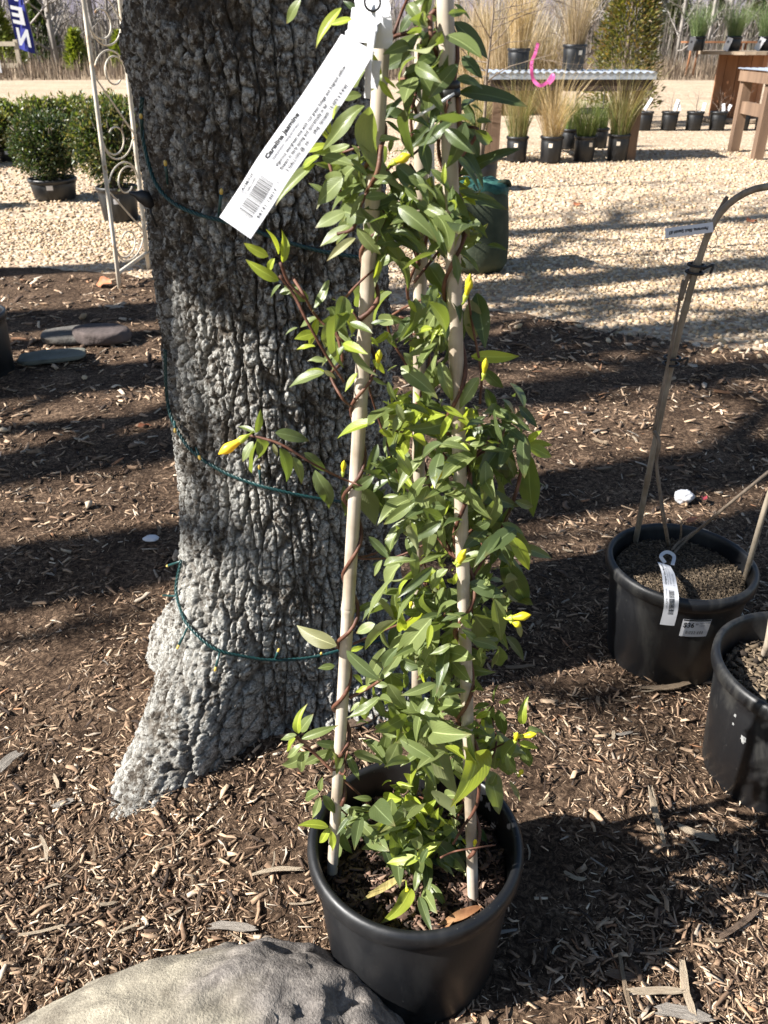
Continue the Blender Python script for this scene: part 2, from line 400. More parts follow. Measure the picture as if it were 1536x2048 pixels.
def fines(P, L, W, T, lift):
    n = len(P); V = np.repeat(FI_V[None], n, 0); V = V + RNG.normal(0, .13, V.shape) * np.array([.5, 1, 1])
    for s in (slice(0, 4), slice(4, 8)): V[:, s, 1:] *= RNG.uniform(.45, 1.05, (n, 1, 1))
    V = V * np.stack([L, W, T], 1)[:, None]; M = rotm(RNG.normal(0, .6, n), RNG.normal(0, .28, n), RNG.uniform(0, 6.283, n))
    V = np.einsum('nij,nkj->nki', M, V) + P[:, None]; V[:, :, 2] += lift[:, None]
    c = CHIPC[RNG.choice(len(CHIPC), n, p=CHIPP)] * RNG.uniform(.7, 1.35, (n, 1))
    return V.reshape(-1, 3), (FI_F[None] + (np.arange(n) * 8)[:, None, None]).reshape(-1, 4), np.repeat(c, 8, 0)
def chip_layer(n, lmin, lmax, ar, name, lift, fine, thr):
    p = ground_samples(n); e = bed_edge(p[:, 0], p[:, 1])
    k = (e > RNG.uniform(-.12, .12, n)) & (np.abs(p[:, 0]) < 3.2) & (p[:, 1] < 5.4)
    k &= np.hypot(p[:, 0] + .18, p[:, 1] - 1.35) > .2        # not inside the big trunk
    p = p[k]; n = len(p)
    keep = fbm(p[:, 0] * 6, p[:, 1] * 6, 3, 61) > RNG.uniform(thr[0], thr[1], n); p = p[keep]; n = len(p)
    p[:, 2] = hz(p[:, 0], p[:, 1]); d = np.hypot(p[:, 0], p[:, 1])
    L = lmin * (lmax / lmin) ** (RNG.random(n) ** 1.5) * (1 + .55 * np.clip(d - 1.5, 0, 3))
    W = np.clip(L * RNG.uniform(ar[0], ar[1], n), .0010, .010) * (1 + .3 * np.clip(d - 1.5, 0, 3)); T = np.clip(W * RNG.uniform(.15, .45, n), .0006, .003)
    V, F, c = (fines if fine else chips)(p, L, W, T, RNG.uniform(.0, lift, n) + T * .3)
    return link(name, me_np(name, V, F, MT['chip'], False, c))
tag(chip_layer(84000, .0035, .022, (.05, .28), 'mulch_fines', .006, True, (.15, .58)), 'fine shredded bark and wood fibres covering the mulch bed', 'mulch', kind='stuff')
tag(chip_layer(7000, .012, .034, (.08, .28), 'mulch_chips', .009, False, (.2, .5)), 'small loose wood chips strewn over the mulch bed', 'mulch', kind='stuff')
# the larger chips, each its own piece
protos = []
for i in range(14):
    V = []; n = 6
    by, bz = random.uniform(-.10, .10), random.uniform(-.05, .07)
    wd = random.choice([.10, .13, .17, .22, .30]); th = wd * random.uniform(.14, .30)
    a1, a2 = random.uniform(.55, 1), random.uniform(.55, 1)
    for s in range(n):
        t = s / (n - 1); q = min(1, a1 + t * 3.2, a2 + (1 - t) * 3.2)
        for (y, z) in ((-.5, -.5), (.5, -.5), (.5, .5), (.12, .42), (-.14, .55), (-.5, .45)):
            V.append((t - .5 + random.uniform(-.13, .13) * (1 if s in (0, n - 1) else .25), by * (1 - (2 * t - 1) ** 2) + y * wd * q * random.uniform(.82, 1.15), bz * (1 - (2 * t - 1) ** 2) + z * th * q * random.uniform(.7, 1.25)))
    Fs = [(s * 6 + k, s * 6 + (k + 1) % 6, s * 6 + 6 + (k + 1) % 6, s * 6 + 6 + k) for s in range(n - 1) for k in range(6)] + [(5, 4, 3, 2, 1, 0), tuple((n - 1) * 6 + k for k in range(6))]
    protos.append((V, Fs))
WOOD = []
for i, (c1, c2) in enumerate([((.30, .225, .155), (.50, .42, .31)), ((.19, .135, .09), (.33, .25, .17)), ((.10, .07, .05), (.20, .14, .10)), ((.22, .19, .16), (.40, .36, .31)), ((.24, .12, .06), (.38, .21, .12))]):
    WOOD.append(pm('chip_wood_%d' % i, [(.3, c1), (.7, c2)], 9, .85, .15, .6, .03, 26, (.25, 5, 5)))
PM = [[me_py('wood_chip', V, Fs, m, False) for m in WOOD] for (V, Fs) in protos]
cnt = 0
while cnt < 230:
    p = ground_samples(1, -120, 1660, 640, 2150)[0]
    if bed_edge(p[0:1], p[1:2])[0] < .05: continue
    if math.hypot(p[0] + .18, p[1] - 1.35) < .30: continue
    if math.hypot(p[0] - .041, p[1] - .725) < .135 or math.hypot(p[0] - .6, p[1] - 1.37) < .13: continue
    L = random.uniform(.016, .036) * (1.6 if random.random() < .10 else 1) * (1 + .25 * max(0, p[1] - 1.5))
    o = link('wood_chip', PM[random.randrange(14)][random.choices(range(5), (.30, .36, .22, .08, .04))[0]], bed, False)
    o.location = (p[0], p[1], hz1(p[0], p[1]) + .007 + L * .04)
    o.rotation_euler = (random.gauss(0, .35), random.gauss(0, .12), random.uniform(0, 6.283))
    o.scale = (L, L * random.uniform(.6, 1.25), L * random.uniform(.7, 1.2)); cnt += 1
# sizeable pieces picked out in the photograph (px of the two ends)
for (x0, y0, x1, y1, wd, mi) in [(45, 1872, 132, 1852, .30, 0), (510, 1760, 600, 1750, .30, 0), (928, 1880, 1024, 1868, .28, 3), (1285, 1385, 1372, 1375, .40, 1), (700, 1470, 755, 1440, .65, 2), (230, 1868, 280, 1846, .35, 0), (80, 1672, 92, 1720, .35, 0), (0, 1540, 40, 1505, .5, 3), (1300, 1590, 1325, 1690, .2, 0), (1240, 1920, 1262, 2030, .16, 1), (1260, 1985, 1358, 1985, .2, 0), (1310, 2020, 1420, 2040, .35, 3), (1440, 1880, 1510, 1830, .2, 2), (420, 1500, 520, 1470, .16, 1), (1365, 1930, 1390, 2040, .25, 0), (520, 1985, 560, 1950, .4, 0), (60, 1970, 110, 1900, .3, 1), (420, 1855, 510, 1862, .25, 3), (1225, 1235, 1290, 1330, .15, 3)]:
    a = at(x0, y0, .02); b_ = at(x1, y1, .02); d = b_ - a; L = np.linalg.norm(d); c = (a + b_) / 2
    o = link('wood_chip', PM[random.randrange(14)][mi], bed, False)
    o.location = (c[0], c[1], hz1(c[0], c[1]) + .014); o.rotation_euler = (random.gauss(0, .2), 0, math.atan2(d[1], d[0])); o.scale = (L, L * wd * 2.4, L * wd * 2.4)

# gravel stones
def ico():
    g = (1 + 5 ** .5) / 2
    V = np.array([(-1, g, 0), (1, g, 0), (-1, -g, 0), (1, -g, 0), (0, -1, g), (0, 1, g), (0, -1, -g), (0, 1, -g), (g, 0, -1), (g, 0, 1), (-g, 0, -1), (-g, 0, 1)]) / math.hypot(1, g)
    F = np.array([(0, 11, 5), (0, 5, 1), (0, 1, 7), (0, 7, 10), (0, 10, 11), (1, 5, 9), (5, 11, 4), (11, 10, 2), (10, 7, 6), (7, 1, 8), (3, 9, 4), (3, 4, 2), (3, 2, 6), (3, 6, 8), (3, 8, 9), (4, 9, 5), (2, 4, 11), (6, 2, 10), (8, 6, 7), (9, 8, 1)])
    return V, F
ICV, ICF = ico()
STC = np.array([.97, .955, .96]) * np.array([[.56, .41, .24], [.64, .50, .32], [.50, .36, .21], [.70, .58, .41], [.42, .30, .18], [.58, .47, .34], [.36, .27, .19]])
def stones(P, r):
    n = len(P); V = np.repeat(ICV[None], n, 0) + RNG.normal(0, .14, (n, 12, 3))
    V = V * np.stack([r * RNG.uniform(.9, 1.5, n), r * RNG.uniform(.7, 1.1, n), r * RNG.uniform(.5, .85, n)], 1)[:, None]
    M = rotm(RNG.normal(0, .4, n), RNG.normal(0, .4, n), RNG.uniform(0, 6.28, n))
    V = np.einsum('nij,nkj->nki', M, V) + P[:, None]
    c = STC[RNG.integers(0, len(STC), n)] * RNG.uniform(.62, .98, (n, 1))
    return V.reshape(-1, 3), (ICF[None] + (np.arange(n) * 12)[:, None, None]).reshape(-1, 3), np.repeat(c, 12, 0)
def gsamp(n, y0, y1):
    y = RNG.uniform(y0, y1, n); x = RNG.uniform(-1, 1, n) * (.56 * y + .4)
    k = bed_edge(x, y) < RNG.normal(.0, .17, n); return x[k], y[k]
x1, y1 = gsamp(27000, 3.1, 6.2); x2, y2 = gsamp(11000, 6.2, 10.5)
xx = np.concatenate([x1, x2]); yy = np.concatenate([y1, y2])
rr = RNG.uniform(.0065, .0145, len(xx)) * np.where(yy > 6.2, 1.3, 1.0)
zz = .012 * (fbm(xx * .7, yy * .7, 3, 77) - .5) + rr * .12
near = np.argsort(yy + .4 * RNG.random(len(yy)))[:240]
mask = np.ones(len(xx), bool); mask[near] = False
V, F, c = stones(np.stack([xx, yy, zz], 1)[mask], rr[mask])
tag(link('gravel_stones', me_np('gravel_stones', V, F, MT['stone'], True, c)), 'loose pale tan gravel stones filling the yard', 'gravel', kind='stuff')
SM = []
for i in range(8):
    V, F, c = stones(np.zeros((1, 3)), np.array([1.0])); SM.append(me_np('gravel_stone', V, F, MT['stone'], True, c))
for i in near:
    o = link('gravel_stone', SM[random.randrange(8)], gravel, False); o.location = (xx[i], yy[i], max(zz[i], hz1(xx[i], yy[i])) + rr[i] * .3); s = rr[i] * 1.15; o.scale = (s, s, s); o.rotation_euler = (0, 0, random.uniform(0, 6.28))
# stray pebbles lying on the mulch
for (px, py, s) in [(435 + 0, 0, 0)][1:] + [(1110, 612, .016), (1155, 660, .015), (1235, 655, .022), (1037, 660, .014), (168, 640, .02), (170, 762, .013), (178, 1015, .014), (1500, 655, .018), (1215, 690, .014), (10, 868, .016), (1440, 690, .014)]:
    p = at(px, py, .01); o = link('gravel_stone', SM[random.randrange(8)], gravel, False)
    o.location = (p[0], p[1], hz1(p[0], p[1]) + .012); o.scale = (s, s, s); o.rotation_euler = (0, 0, random.uniform(0, 6.28))
# ------------------------------------------------------------------ the big tree
TC = np.array([-.18, 1.35])
def ang(a, b): return (a - b + np.pi) % (2 * np.pi) - np.pi
def trunk_r(th, z):
    th = np.asarray(th, float); z = np.asarray(z, float)
    r = .186 + .018 * np.clip((.75 - z) / .75, 0, 1) - .030 * np.clip(z - .75, 0, .6)
    r = r + .045 * np.exp(-np.clip(z, -.1, 9) / .11)
    zz = np.clip(z, -.06, 2)
    # long root running to the lower left, towards the camera
    e = np.clip(1 - zz / .50, 0, 1.1) ** 1.75 * .265
    sg = .27 + .65 * np.clip(zz, 0, .5)
    r = r + e * np.exp(-(ang(th, R(236)) / sg) ** 2)
    # knob root on the left, low flare on the right, flare in front
    r = r + .085 * np.exp(-(np.clip(zz - .07, 0, 9) / .11) ** 2) * np.exp(-(ang(th, R(180)) / .42) ** 2)
    r = r + .10 * np.exp(-zz / .10) * np.exp(-(ang(th, R(-30)) / .5) ** 2)
    # swelling high on the left edge
    r = r + .012 * np.exp(-((z - 1.135) / .035) ** 2) * np.exp(-(ang(th, R(190)) / .25) ** 2)
    r = r + .004 * np.sin(3 * th + 1.1 + z * 1.7) + .003 * np.sin(5 * th + 4 * z)
    return r
def bark(u, z):
    """relief of the bark in metres (0 = plate tops, negative in the fissures) and how far up a plate each point is"""
    wx = .009 * (fbm(u * 24, z * 14, 3, 101) - .47) + .004 * (fbm(u * 90, z * 90, 2, 105) - .4)
    wz = .018 * (fbm(u * 18 + 7, z * 12, 3, 102) - .47) + .006 * (fbm(u * 80, z * 80 + 3, 2, 106) - .4)
    f1, f2, c1 = voro((u + wx) / .0175, (z + wz) / .031, 5)
    e1 = np.clip((f2 - f1) / .22, 0, 1)
    f1b, f2b, c2 = voro((u + wx * 1.5) / .0105 + 9, (z + wz * 1.2) / .0125, 8)
    e2 = np.clip((f2b - f1b) / .26, 0, 1)
    f1c, f2c, c3 = voro(u / .0046 + 3, z / .005, 12)
    deep = np.clip(.45 + 1.5 * (fbm(u * 9, z * 7, 3, 120) - .2), .25, 1.5)
    fx, fy, _q = voro((u + wx * 1.6) / .0235 + 4, (z + wz * 2) / .15, 15)        # long upright fissures
    e0 = np.clip((fy - fx) / .19, 0, 1)
    h = -.0110 * (1 - e0) * np.clip(.85 + z * .3, .7, 1.1) - .0065 * deep * (1 - e1) - .0024 * (1 - e2)
    h = h + .0022 * (c1 - .5) + .0022 * (c2 - .5) + .0024 * (c3 - .5) + .0040 * (fbm(u * 150, z * 120, 3, 130) - .45)
    return h, np.clip(e0 * 1.3, 0, 1) * np.clip(e1 * 1.3, 0, 1) * (.45 + .55 * e2)
th = np.concatenate([np.linspace(R(158), R(392), 480), np.linspace(R(392), R(518), 34)[1:-1]])
zs = np.concatenate([np.linspace(-.06, 1.28, 660), np.linspace(1.29, 2.1, 40)])
TH, ZZ = np.meshgrid(th, zs)
RR = trunk_r(TH, ZZ)
# lengths measured along the surface, so that the bark is not stretched over the roots
dth = np.gradient(th); mid = int(np.argmin(np.abs(th - R(262))))
U = np.cumsum(RR * dth[None], 1); U = U - U[:, mid:mid + 1]
dR = np.gradient(RR, axis=0); dz = np.gradient(zs)[:, None]; Ssl = np.cumsum(np.sqrt(dR ** 2 + dz ** 2), 0); Ssl = Ssl - Ssl[-1:] + zs[-1]
hh, pl = bark(U, Ssl)
drz = dR / dz                       # push along the true normal of the slope
RR2 = RR + hh / np.sqrt(1 + drz ** 2) * 1.0; ZB = ZZ - hh * drz / np.sqrt(1 + drz ** 2)
X = TC[0] + RR2 * np.cos(TH); Y = TC[1] + RR2 * np.sin(TH)
nx, ny = len(th), len(zs)
F = gridf(nx, ny); j = np.arange(ny - 1) * nx
F = np.concatenate([F, np.stack([j + nx - 1, j, j + nx, j + 2 * nx - 1], 1)])
def bark_mat():
    m, t, b = mat_new('oak_bark'); setp(b, .92, .12); v = coords(t)
    a = t.nodes.new('ShaderNodeAttribute'); a.attribute_name = 'Col'
    sp = t.nodes.new('ShaderNodeSeparateColor'); t.links.new(a.outputs[0], sp.inputs[0])
    n1 = noise(t, 95, 6, .72, v, .3); n2 = noise(t, 11, 5, .6, v, .4); n3 = noise(t, 260, 4, .7, v); n4 = noise(t, 30, 5, .7, v, .8)
    base = ramp(t, [(.28, (.030, .024, .019)), (.5, (.105, .088, .070)), (.75, (.22, .19, .155))]); t.links.new(n1.outputs[0], base.inputs[0])
    li = ramp(t, [(.30, (.17, .163, .147)), (.5, (.40, .39, .355)), (.68, (.66, .65, .60))]); t.links.new(n3.outputs[0], li.inputs[0])
    # crusty lichen sits on the outer faces of the plates, more of it low down, partly sunlight painted in
    def math_(op, x, y, cl=False):
        q = t.nodes.new('ShaderNodeMath'); q.operation = op; q.use_clamp = cl
        for i, s in enumerate((x, y)):
            if hasattr(s, 'is_output'): t.links.new(s, q.inputs[i])
            else: q.inputs[i].default_value = s
        return q.outputs[0]
    k = math_('ADD', math_('MULTIPLY', n2.outputs[0], 1.1), math_('MULTIPLY', n4.outputs[0], .9))
    k = math_('ADD', k, math_('MULTIPLY', n1.outputs[0], 1.7)); k = math_('ADD', k, math_('MULTIPLY', sp.outputs[1], .17))
    k = math_('MULTIPLY', math_('SUBTRACT', k, 1.76), 5.0, True)
    k = math_('MULTIPLY', k, math_('POWER', sp.outputs[0], .8))
    c = mix(t, k, base.outputs[0], li.outputs[0])
    t.links.new(c, b.inputs['Base Color'])
    nb = math_('ADD', n1.outputs[0], math_('MULTIPLY', n3.outputs[0], .5)); bump(t, b, nb, 1.0, .007)
    return m
MT['bark'] = bark_mat()
colr = np.zeros((nx * ny, 3)); colr[:, 0] = pl.ravel(); colr[:, 1] = np.clip((.95 - ZZ) / .9, 0, 1).ravel()
tree = thing('oak_tree', 'large rough barked tree trunk wound with a green light string', 'tree', (TC[0], TC[1], 0))
link('trunk', me_np('trunk', np.stack([X, Y, ZB], -1), F, MT['bark'], True, colr), tree)
MT['bark_plain'] = pm('limb_bark', [(.3, (.06, .052, .045)), (.6, (.14, .125, .11)), (.8, (.25, .24, .22))], 40, .95, .1, .8, .01, 90)
def toward_sun(s, n, z):         # a point s metres from the trunk axis towards the sun, n metres across
    d = np.array([-math.cos(SUN_AZ), -math.sin(SUN_AZ)]); q = np.array([-math.sin(SUN_AZ), math.cos(SUN_AZ)])
    p = TC + d * s + q * n; return (p[0], p[1], z)
mb = MB(); mb.tube(cr([(TC[0], TC[1], 2.0), (TC[0] + .05, TC[1] + .05, 2.9), (TC[0] - .1, TC[1] + .1, 4.5), (TC[0] + .1, TC[1], 7.5)], 4), [.185 - .011 * i for i in range(13)], 14, jit=.04)
mb.build('leader', MT['bark_plain'], tree)
for (n0, n1, z0, sl_, ln, r0, r1) in [(.02, .02, 1.72, .10, 1.75, .135, .10), (.10, .17, 1.80, .13, 1.62, .12, .08), (-.05, -.13, 1.95, .16, 1.85, .11, .075)]:  # unseen limbs aimed at the sun, added to shade the upper trunk
    pts = [toward_sun(s, n0 + (n1 - n0) * min(1, s / .6), z0 + sl_ * s) for s in np.linspace(.08, ln, 8)]
    e = pts[-1]; pts += [(e[0] - .12, e[1] - .02, e[2] + .14), (e[0] - .2, e[1], e[2] + .5), (e[0] - .35, e[1] + .1, e[2] + 1.3)]
    mb = MB(); mb.tube(pts, list(np.linspace(r0, r1, 8)) + [r1 * .9, r1 * .7, r1 * .4], 12, jit=.05); mb.build('unseen_limb', MT['bark_plain'], tree)
for (az_, z0, ln) in [(20, 2.6, 2.2), (80, 3.2, 2.4), (140, 2.9, 2.0), (300, 3.8, 1.6), (200, 4.4, 1.8)]:
    a = R(az_); mb = MB()
    pts = cr([(TC[0], TC[1], z0), (TC[0] + .5 * math.cos(a), TC[1] + .5 * math.sin(a), z0 + .35), (TC[0] + ln * .7 * math.cos(a + .2), TC[1] + ln * .7 * math.sin(a + .2), z0 + 1.1), (TC[0] + ln * math.cos(a), TC[1] + ln * math.sin(a), z0 + 2.2)], 4)
    mb.tube(pts, list(np.linspace(.09, .015, len(pts))), 8); mb.build('unseen_limb', MT['bark_plain'], tree)

def on_trunk(px, py, off=.006):
    d = ray(px, py); d = d / np.linalg.norm(d); t = np.linspace(.8, 2.3, 900)
    P = CAMP[None] + d[None] * t[:, None]
    dx = P[:, 0] - TC[0]; dy = P[:, 1] - TC[1]
    g = np.hypot(dx, dy) - trunk_r(np.arctan2(dy, dx), P[:, 2]) - off
    i = np.argmax(g < 0) if (g < 0).any() else np.argmin(g)
    return P[i]
# ------------------------------------------------------------------ string lights on the trunk
MT['wire'] = pm('green_wire', [(.3, (.007, .034, .034)), (.7, (.014, .062, .060))], 40, .35, .5, .1, .001)
def bulb_mat():
    m, t, b = mat_new('amber_bulb'); setp(b, .12, .6); v = coords(t); n = noise(t, 90, 2, .5, v); r = ramp(t, [(.3, (.62, .40, .05)), (.7, (.85, .66, .22))])
    t.links.new(n.outputs[0], r.inputs[0]); t.links.new(r.outputs[0], b.inputs['Base Color']); b.inputs['Transmission Weight'].default_value = .35; return m
MT['bulb'] = bulb_mat()
lights = thing('string_lights', 'dark green twisted light string with small amber bulbs wrapped round the trunk', 'string lights', (TC[0], TC[1], .0))
runs = [[(284, 195), (282, 235), (290, 300), (312, 368), (350, 408), (400, 430), (446, 442), (500, 458), (560, 480), (640, 502), (720, 515), (775, 520)],
        [(330, 700), (333, 790), (346, 842), (380, 898), (440, 940), (500, 965), (560, 982), (640, 998), (720, 1008), (772, 1010)],
        [(362, 1120), (352, 1180), (364, 1228), (378, 1252), (412, 1286), (450, 1305), (540, 1320), (620, 1315), (690, 1298), (765, 1280)]]
for rn_ in runs:
    P = cr([on_trunk(x, y, .0055) for x, y in rn_], 7)
    # resample evenly and lay three strands in a twist
    P = np.array(P); s = np.concatenate([[0], np.cumsum(np.linalg.norm(np.diff(P, axis=0), axis=1))]); L = s[-1]; n = int(L / .004)
    Q = np.stack([np.interp(np.linspace(0, L, n), s, P[:, k]) for k in range(3)], 1)
    T = np.gradient(Q, axis=0); T /= np.linalg.norm(T, axis=1)[:, None]
    A = np.cross(T, [0, 0, 1.0]); A /= np.linalg.norm(A, axis=1)[:, None] + 1e-9; Bn = np.cross(T, A)
    mb = MB()
    for k in range(3):
        ph = np.arange(n) * .004 / .022 * 2 * np.pi + k * 2 * np.pi / 3
        mb.tube(Q + (A * np.cos(ph)[:, None] + Bn * np.sin(ph)[:, None]) * .0018, .00145, 5)
    mb.build('wire', MT['wire'], lights)
for (x0, y0, x1, y1) in [(284, 268, 282, 236), (335, 368, 331, 331), (437, 434, 442, 388), (392, 895, 398, 912), (350, 843, 350, 858), (521, 966, 519, 938), (362, 1122, 337, 1131), (352, 1192, 326, 1191), (375, 1255, 358, 1290), (440, 1302, 432, 1334), (549, 1320, 556, 1303), (640, 1312, 642, 1308)]:
    a = on_trunk(x0, y0, .004); b_ = on_trunk(x1, y1, .012)
    d = (b_ - a) / (np.linalg.norm(b_ - a) + 1e-9); lo = MB(); lo.tube([a, a + (b_ - a) * .5, b_], [.0016, .0022, .0026], 6); sk = lo.build('bulb_socket', MT['wire'], lights)
    mb = MB(); mb.tube([b_ - d * .001, b_ + d * .003, b_ + d * .0065, b_ + d * .008], [.0022, .0026, .0022, .0008], 8); o = mb.build('bulb', MT['bulb'], sk)
    o.location = (0, 0, 0)
# black rubber end plug hanging on the left edge of the trunk
p = on_trunk(290, 395, .012); pl_ = thing('cord_plug', 'black rubber plug of the light cord on the left edge of the trunk', 'plug', p)
mb = MB(); q = np.array(p); ax = np.array([-.035, -.004, .012])
mb.tube([q + np.array([.009, 0, -.013]), q + np.array([.004, 0, -.007]), q, q + ax * .2, q + ax * .36, q + ax * .5, q + ax * .6], [.004, .0085, .0102, .0085, .004, .003, .0015], 14)
mb.build('plug_body', MT['tie'], pl_)
mb = MB(); mb.tube([q + np.array([.006, 0, -.012]), q + np.array([.006, -.003, -.02]), q + np.array([.012, -.003, -.04])], .002, 6); mb.build('cord', MT['tie'], pl_)
# ------------------------------------------------------------------ text helper
def text_mesh(body, size=1.0, bold=0.0, shear=0.0, align='LEFT'):
    cu = bpy.data.curves.new('t', 'FONT'); cu.body = body; cu.size = size; cu.offset = bold; cu.shear = shear; cu.align_x = align; cu.resolution_u = 2
    o = bpy.data.objects.new('t', cu); COL.objects.link(o); dg = bpy.context.evaluated_depsgraph_get(); dg.update()
    m = bpy.data.meshes.new_from_object(o.evaluated_get(dg)); V = [tuple(v.co) for v in m.vertices]; Fs = [tuple(p.vertices) for p in m.polygons]
    bpy.data.objects.remove(o); bpy.data.curves.remove(cu); bpy.data.meshes.remove(m)
    return V, Fs
class Ribbon:
    """a strip of card: centre line in space, width, a facing direction"""
    def __init__(s, pts, width, face, n=10, curl=0.0):
        P = np.array(cr(pts, n)); d = np.concatenate([[0], np.cumsum(np.linalg.norm(np.diff(P, axis=0), axis=1))])
        s.P, s.d, s.L, s.w = P, d, d[-1], width
        T = np.gradient(P, axis=0); T /= np.linalg.norm(T, axis=1)[:, None]
        f = np.asarray(face, float); f = np.repeat(f[None], len(P), 0) if f.ndim == 1 else f
        W = np.cross(f, T); W /= np.linalg.norm(W, axis=1)[:, None]; N = np.cross(T, W); s.T, s.W, s.N = T, W, N; s.curl = curl
    def at(s, u, v, off=0.0):
        p, W, N = [np.array([np.interp(u, s.d, A[:, k]) for k in range(3)]) for A in (s.P, s.W, s.N)]
        return p + W * v + N * (off + s.curl * (1 - (2 * v / s.w) ** 2))
    def strip(s, name, mat, parent, m=4):
        V = []; Fs = []; n = len(s.d)
        for side in (0, 1):
            for u in s.d:
                for j in range(m + 1): V.append(s.at(u, (j / m - .5) * s.w, -.00018 * side))
        k = m + 1; h = n * k
        for i in range(n - 1):
            for j in range(m):
                a = i * k + j; Fs.append((a, a + 1, a + k + 1, a + k)); Fs.append((h + a + k, h + a + k + 1, h + a + 1, h + a))
        return link(name, me_py(name, V, Fs, mat, True), parent)
    def text(s, body, u, v, size, mat, parent, bold=0.0, shear=0.0, length=None, flip=False, name='printed_line'):
        V, Fs = text_mesh(body, size, bold, shear)
        sc = 1.0
        if length: sc = length / max(1e-6, max(p[0] for p in V) - min(p[0] for p in V))
        if flip: W = [s.at(u - p[0] * sc, v - p[1], .0004) for p in V]
        else: W = [s.at(u + p[0] * sc, v + p[1], .0004) for p in V]
        return link(name, me_py(name, W, Fs, mat, False), parent)
    def bars(s, u0, u1, v0, v1, mat, parent, seed=3, name='barcode'):
        rg = random.Random(seed); mb = MB(); u = u0
        while u < u1:
            b = rg.choice((.6, .9, 1.4, 1.9)) * (u1 - u0) / 75; mb.add([s.at(u, v0, .0004), s.at(u + b, v0, .0004), s.at(u + b, v1, .0004), s.at(u, v1, .0004)], [(0, 1, 2, 3)])
            u += b + rg.choice((.6, .9, 1.4)) * (u1 - u0) / 75
        return mb.build(name, mat, parent, False)
TOCAM = lambda p: (CAMP - np.asarray(p)) / np.linalg.norm(CAMP - np.asarray(p))

# ------------------------------------------------------------------ nursery pots
def pot_parts(root, rr, h, br, mat, n=72, notch=False, world=False):
    wl = .0025
    def fn(i, k, t, p):
        if notch and i in (1, 2) and (k % 9) < 3: p = Vector((p.x, p.y, p.z + .011))
        return p
    prof = [(.001, .012), (br * .93, .010), (br, .004), (br + (rr - br) * .08, .02), (br + (rr - br - .008) * .17, h * .17), (br + (rr - br - .008) * .175 + .0012, h * .178), (br + (rr - br - .008) * .5 + .0012, h * .5), (br + (rr - br - .008) * .77 + .0010, h * .775), (br + (rr - br - .008) * .78, h * .783), (rr - .011, h - .036), (rr - .010, h - .030), (rr - .004, h - .027)]
    mb = MB(); mb.lathe(prof, n, fn=fn); pot = mb.build('pot', mat, root, True, False)
    rp = [(rr - .0045, h - .0275), (rr - .0005, h - .024), (rr, h - .014), (rr - .0005, h - .006), (rr - .004, h - .0015), (rr - .0075, h), (rr - .011, h - .001), (rr - .0135, h - .005), (rr - .0145, h - .014), (rr - .017, h - .03), (rr - .022, h * .62), (rr - .028, h * .45)]
    mb = MB(); mb.lathe(rp, n); mb.build('rim', mat, pot, True, False)
    return pot
def soil_parts(root, r, z, mat, nch, pal, prob, seed, lc=(.006, .03), thin=1.0, amp=.010):
    rg = np.random.default_rng(seed); nr, na = 22, 72
    V = [(0, 0, z)]
    for i in range(1, nr + 1):
        for k in range(na):
            a = 2 * math.pi * k / na; q = r * i / nr; V.append((q * math.cos(a), q * math.sin(a), 0))
    V = np.array(V, float); V[:, 2] = z + amp * (fbm(V[:, 0] * 30 + seed, V[:, 1] * 30, 3, seed) - .5) * 2 - .004 * (np.hypot(V[:, 0], V[:, 1]) / r) ** 4
    Fs = [(0, 1 + k, 1 + (k + 1) % na) for k in range(na)]
    for i in range(nr - 1):
        for k in range(na): Fs.append((1 + i * na + k, 1 + (i + 1) * na + k, 1 + (i + 1) * na + (k + 1) % na, 1 + i * na + (k + 1) % na))
    s = link('soil', me_py('soil', V, Fs, mat, True), root, False)
    a = rg.uniform(0, 6.283, nch); q = (r - .004) * np.sqrt(rg.random(nch)); P = np.stack([q * np.cos(a), q * np.sin(a), np.full(nch, z)], 1)
    P[:, 2] += amp * (fbm(P[:, 0] * 30 + seed, P[:, 1] * 30, 3, seed) - .5) * 2
    L = lc[0] * (lc[1] / lc[0]) ** (rg.random(nch) ** 1.5); W = L * rg.uniform(.15, .6, nch) * thin; T = np.clip(W * .4, .0006, .005)
    V, F, c = chips(P, L, W, T, rg.uniform(0, .004, nch), .25, pal, prob)
    o = link('soil_crumbs', me_np('soil_crumbs', V, F, MT['chip'], False, c), s, False); o['kind'] = 'stuff'
    return s
def bamboo_stake(pts, r, nodes, mat, name, parent, n=12):
    """round cane with swollen nodes; nodes as fractions of its length"""
    P = np.array(pts); s = np.concatenate([[0], np.cumsum(np.linalg.norm(np.diff(P, axis=0), axis=1))]); L = s[-1]
    us = sorted(set([0, .003 / L, 1 - .003 / L, 1] + list(np.linspace(0, 1, 26 if len(pts) < 20 else 110)) + [min(1, max(0, q + e / L)) for q in nodes for e in (-.012, -.004, -.0015, 0, .0015, .004, .012)]))
    Q = [np.array([np.interp(u * L, s, P[:, k]) for k in range(3)]) for u in us]
    def rad(u):
        q = r * (1 - .10 * u)
        for nd in nodes:
            e = (u - nd) * L
            q *= 1 + .16 * math.exp(-(e / .0055) ** 2) - .07 * math.exp(-((e - .0005) / .0012) ** 2)
        return q * (.86 if u in (0, 1) else 1)
    mb = MB(); mb.tube(Q, [rad(u) for u in us], n, jit=.015); return mb.build(name, mat, parent)

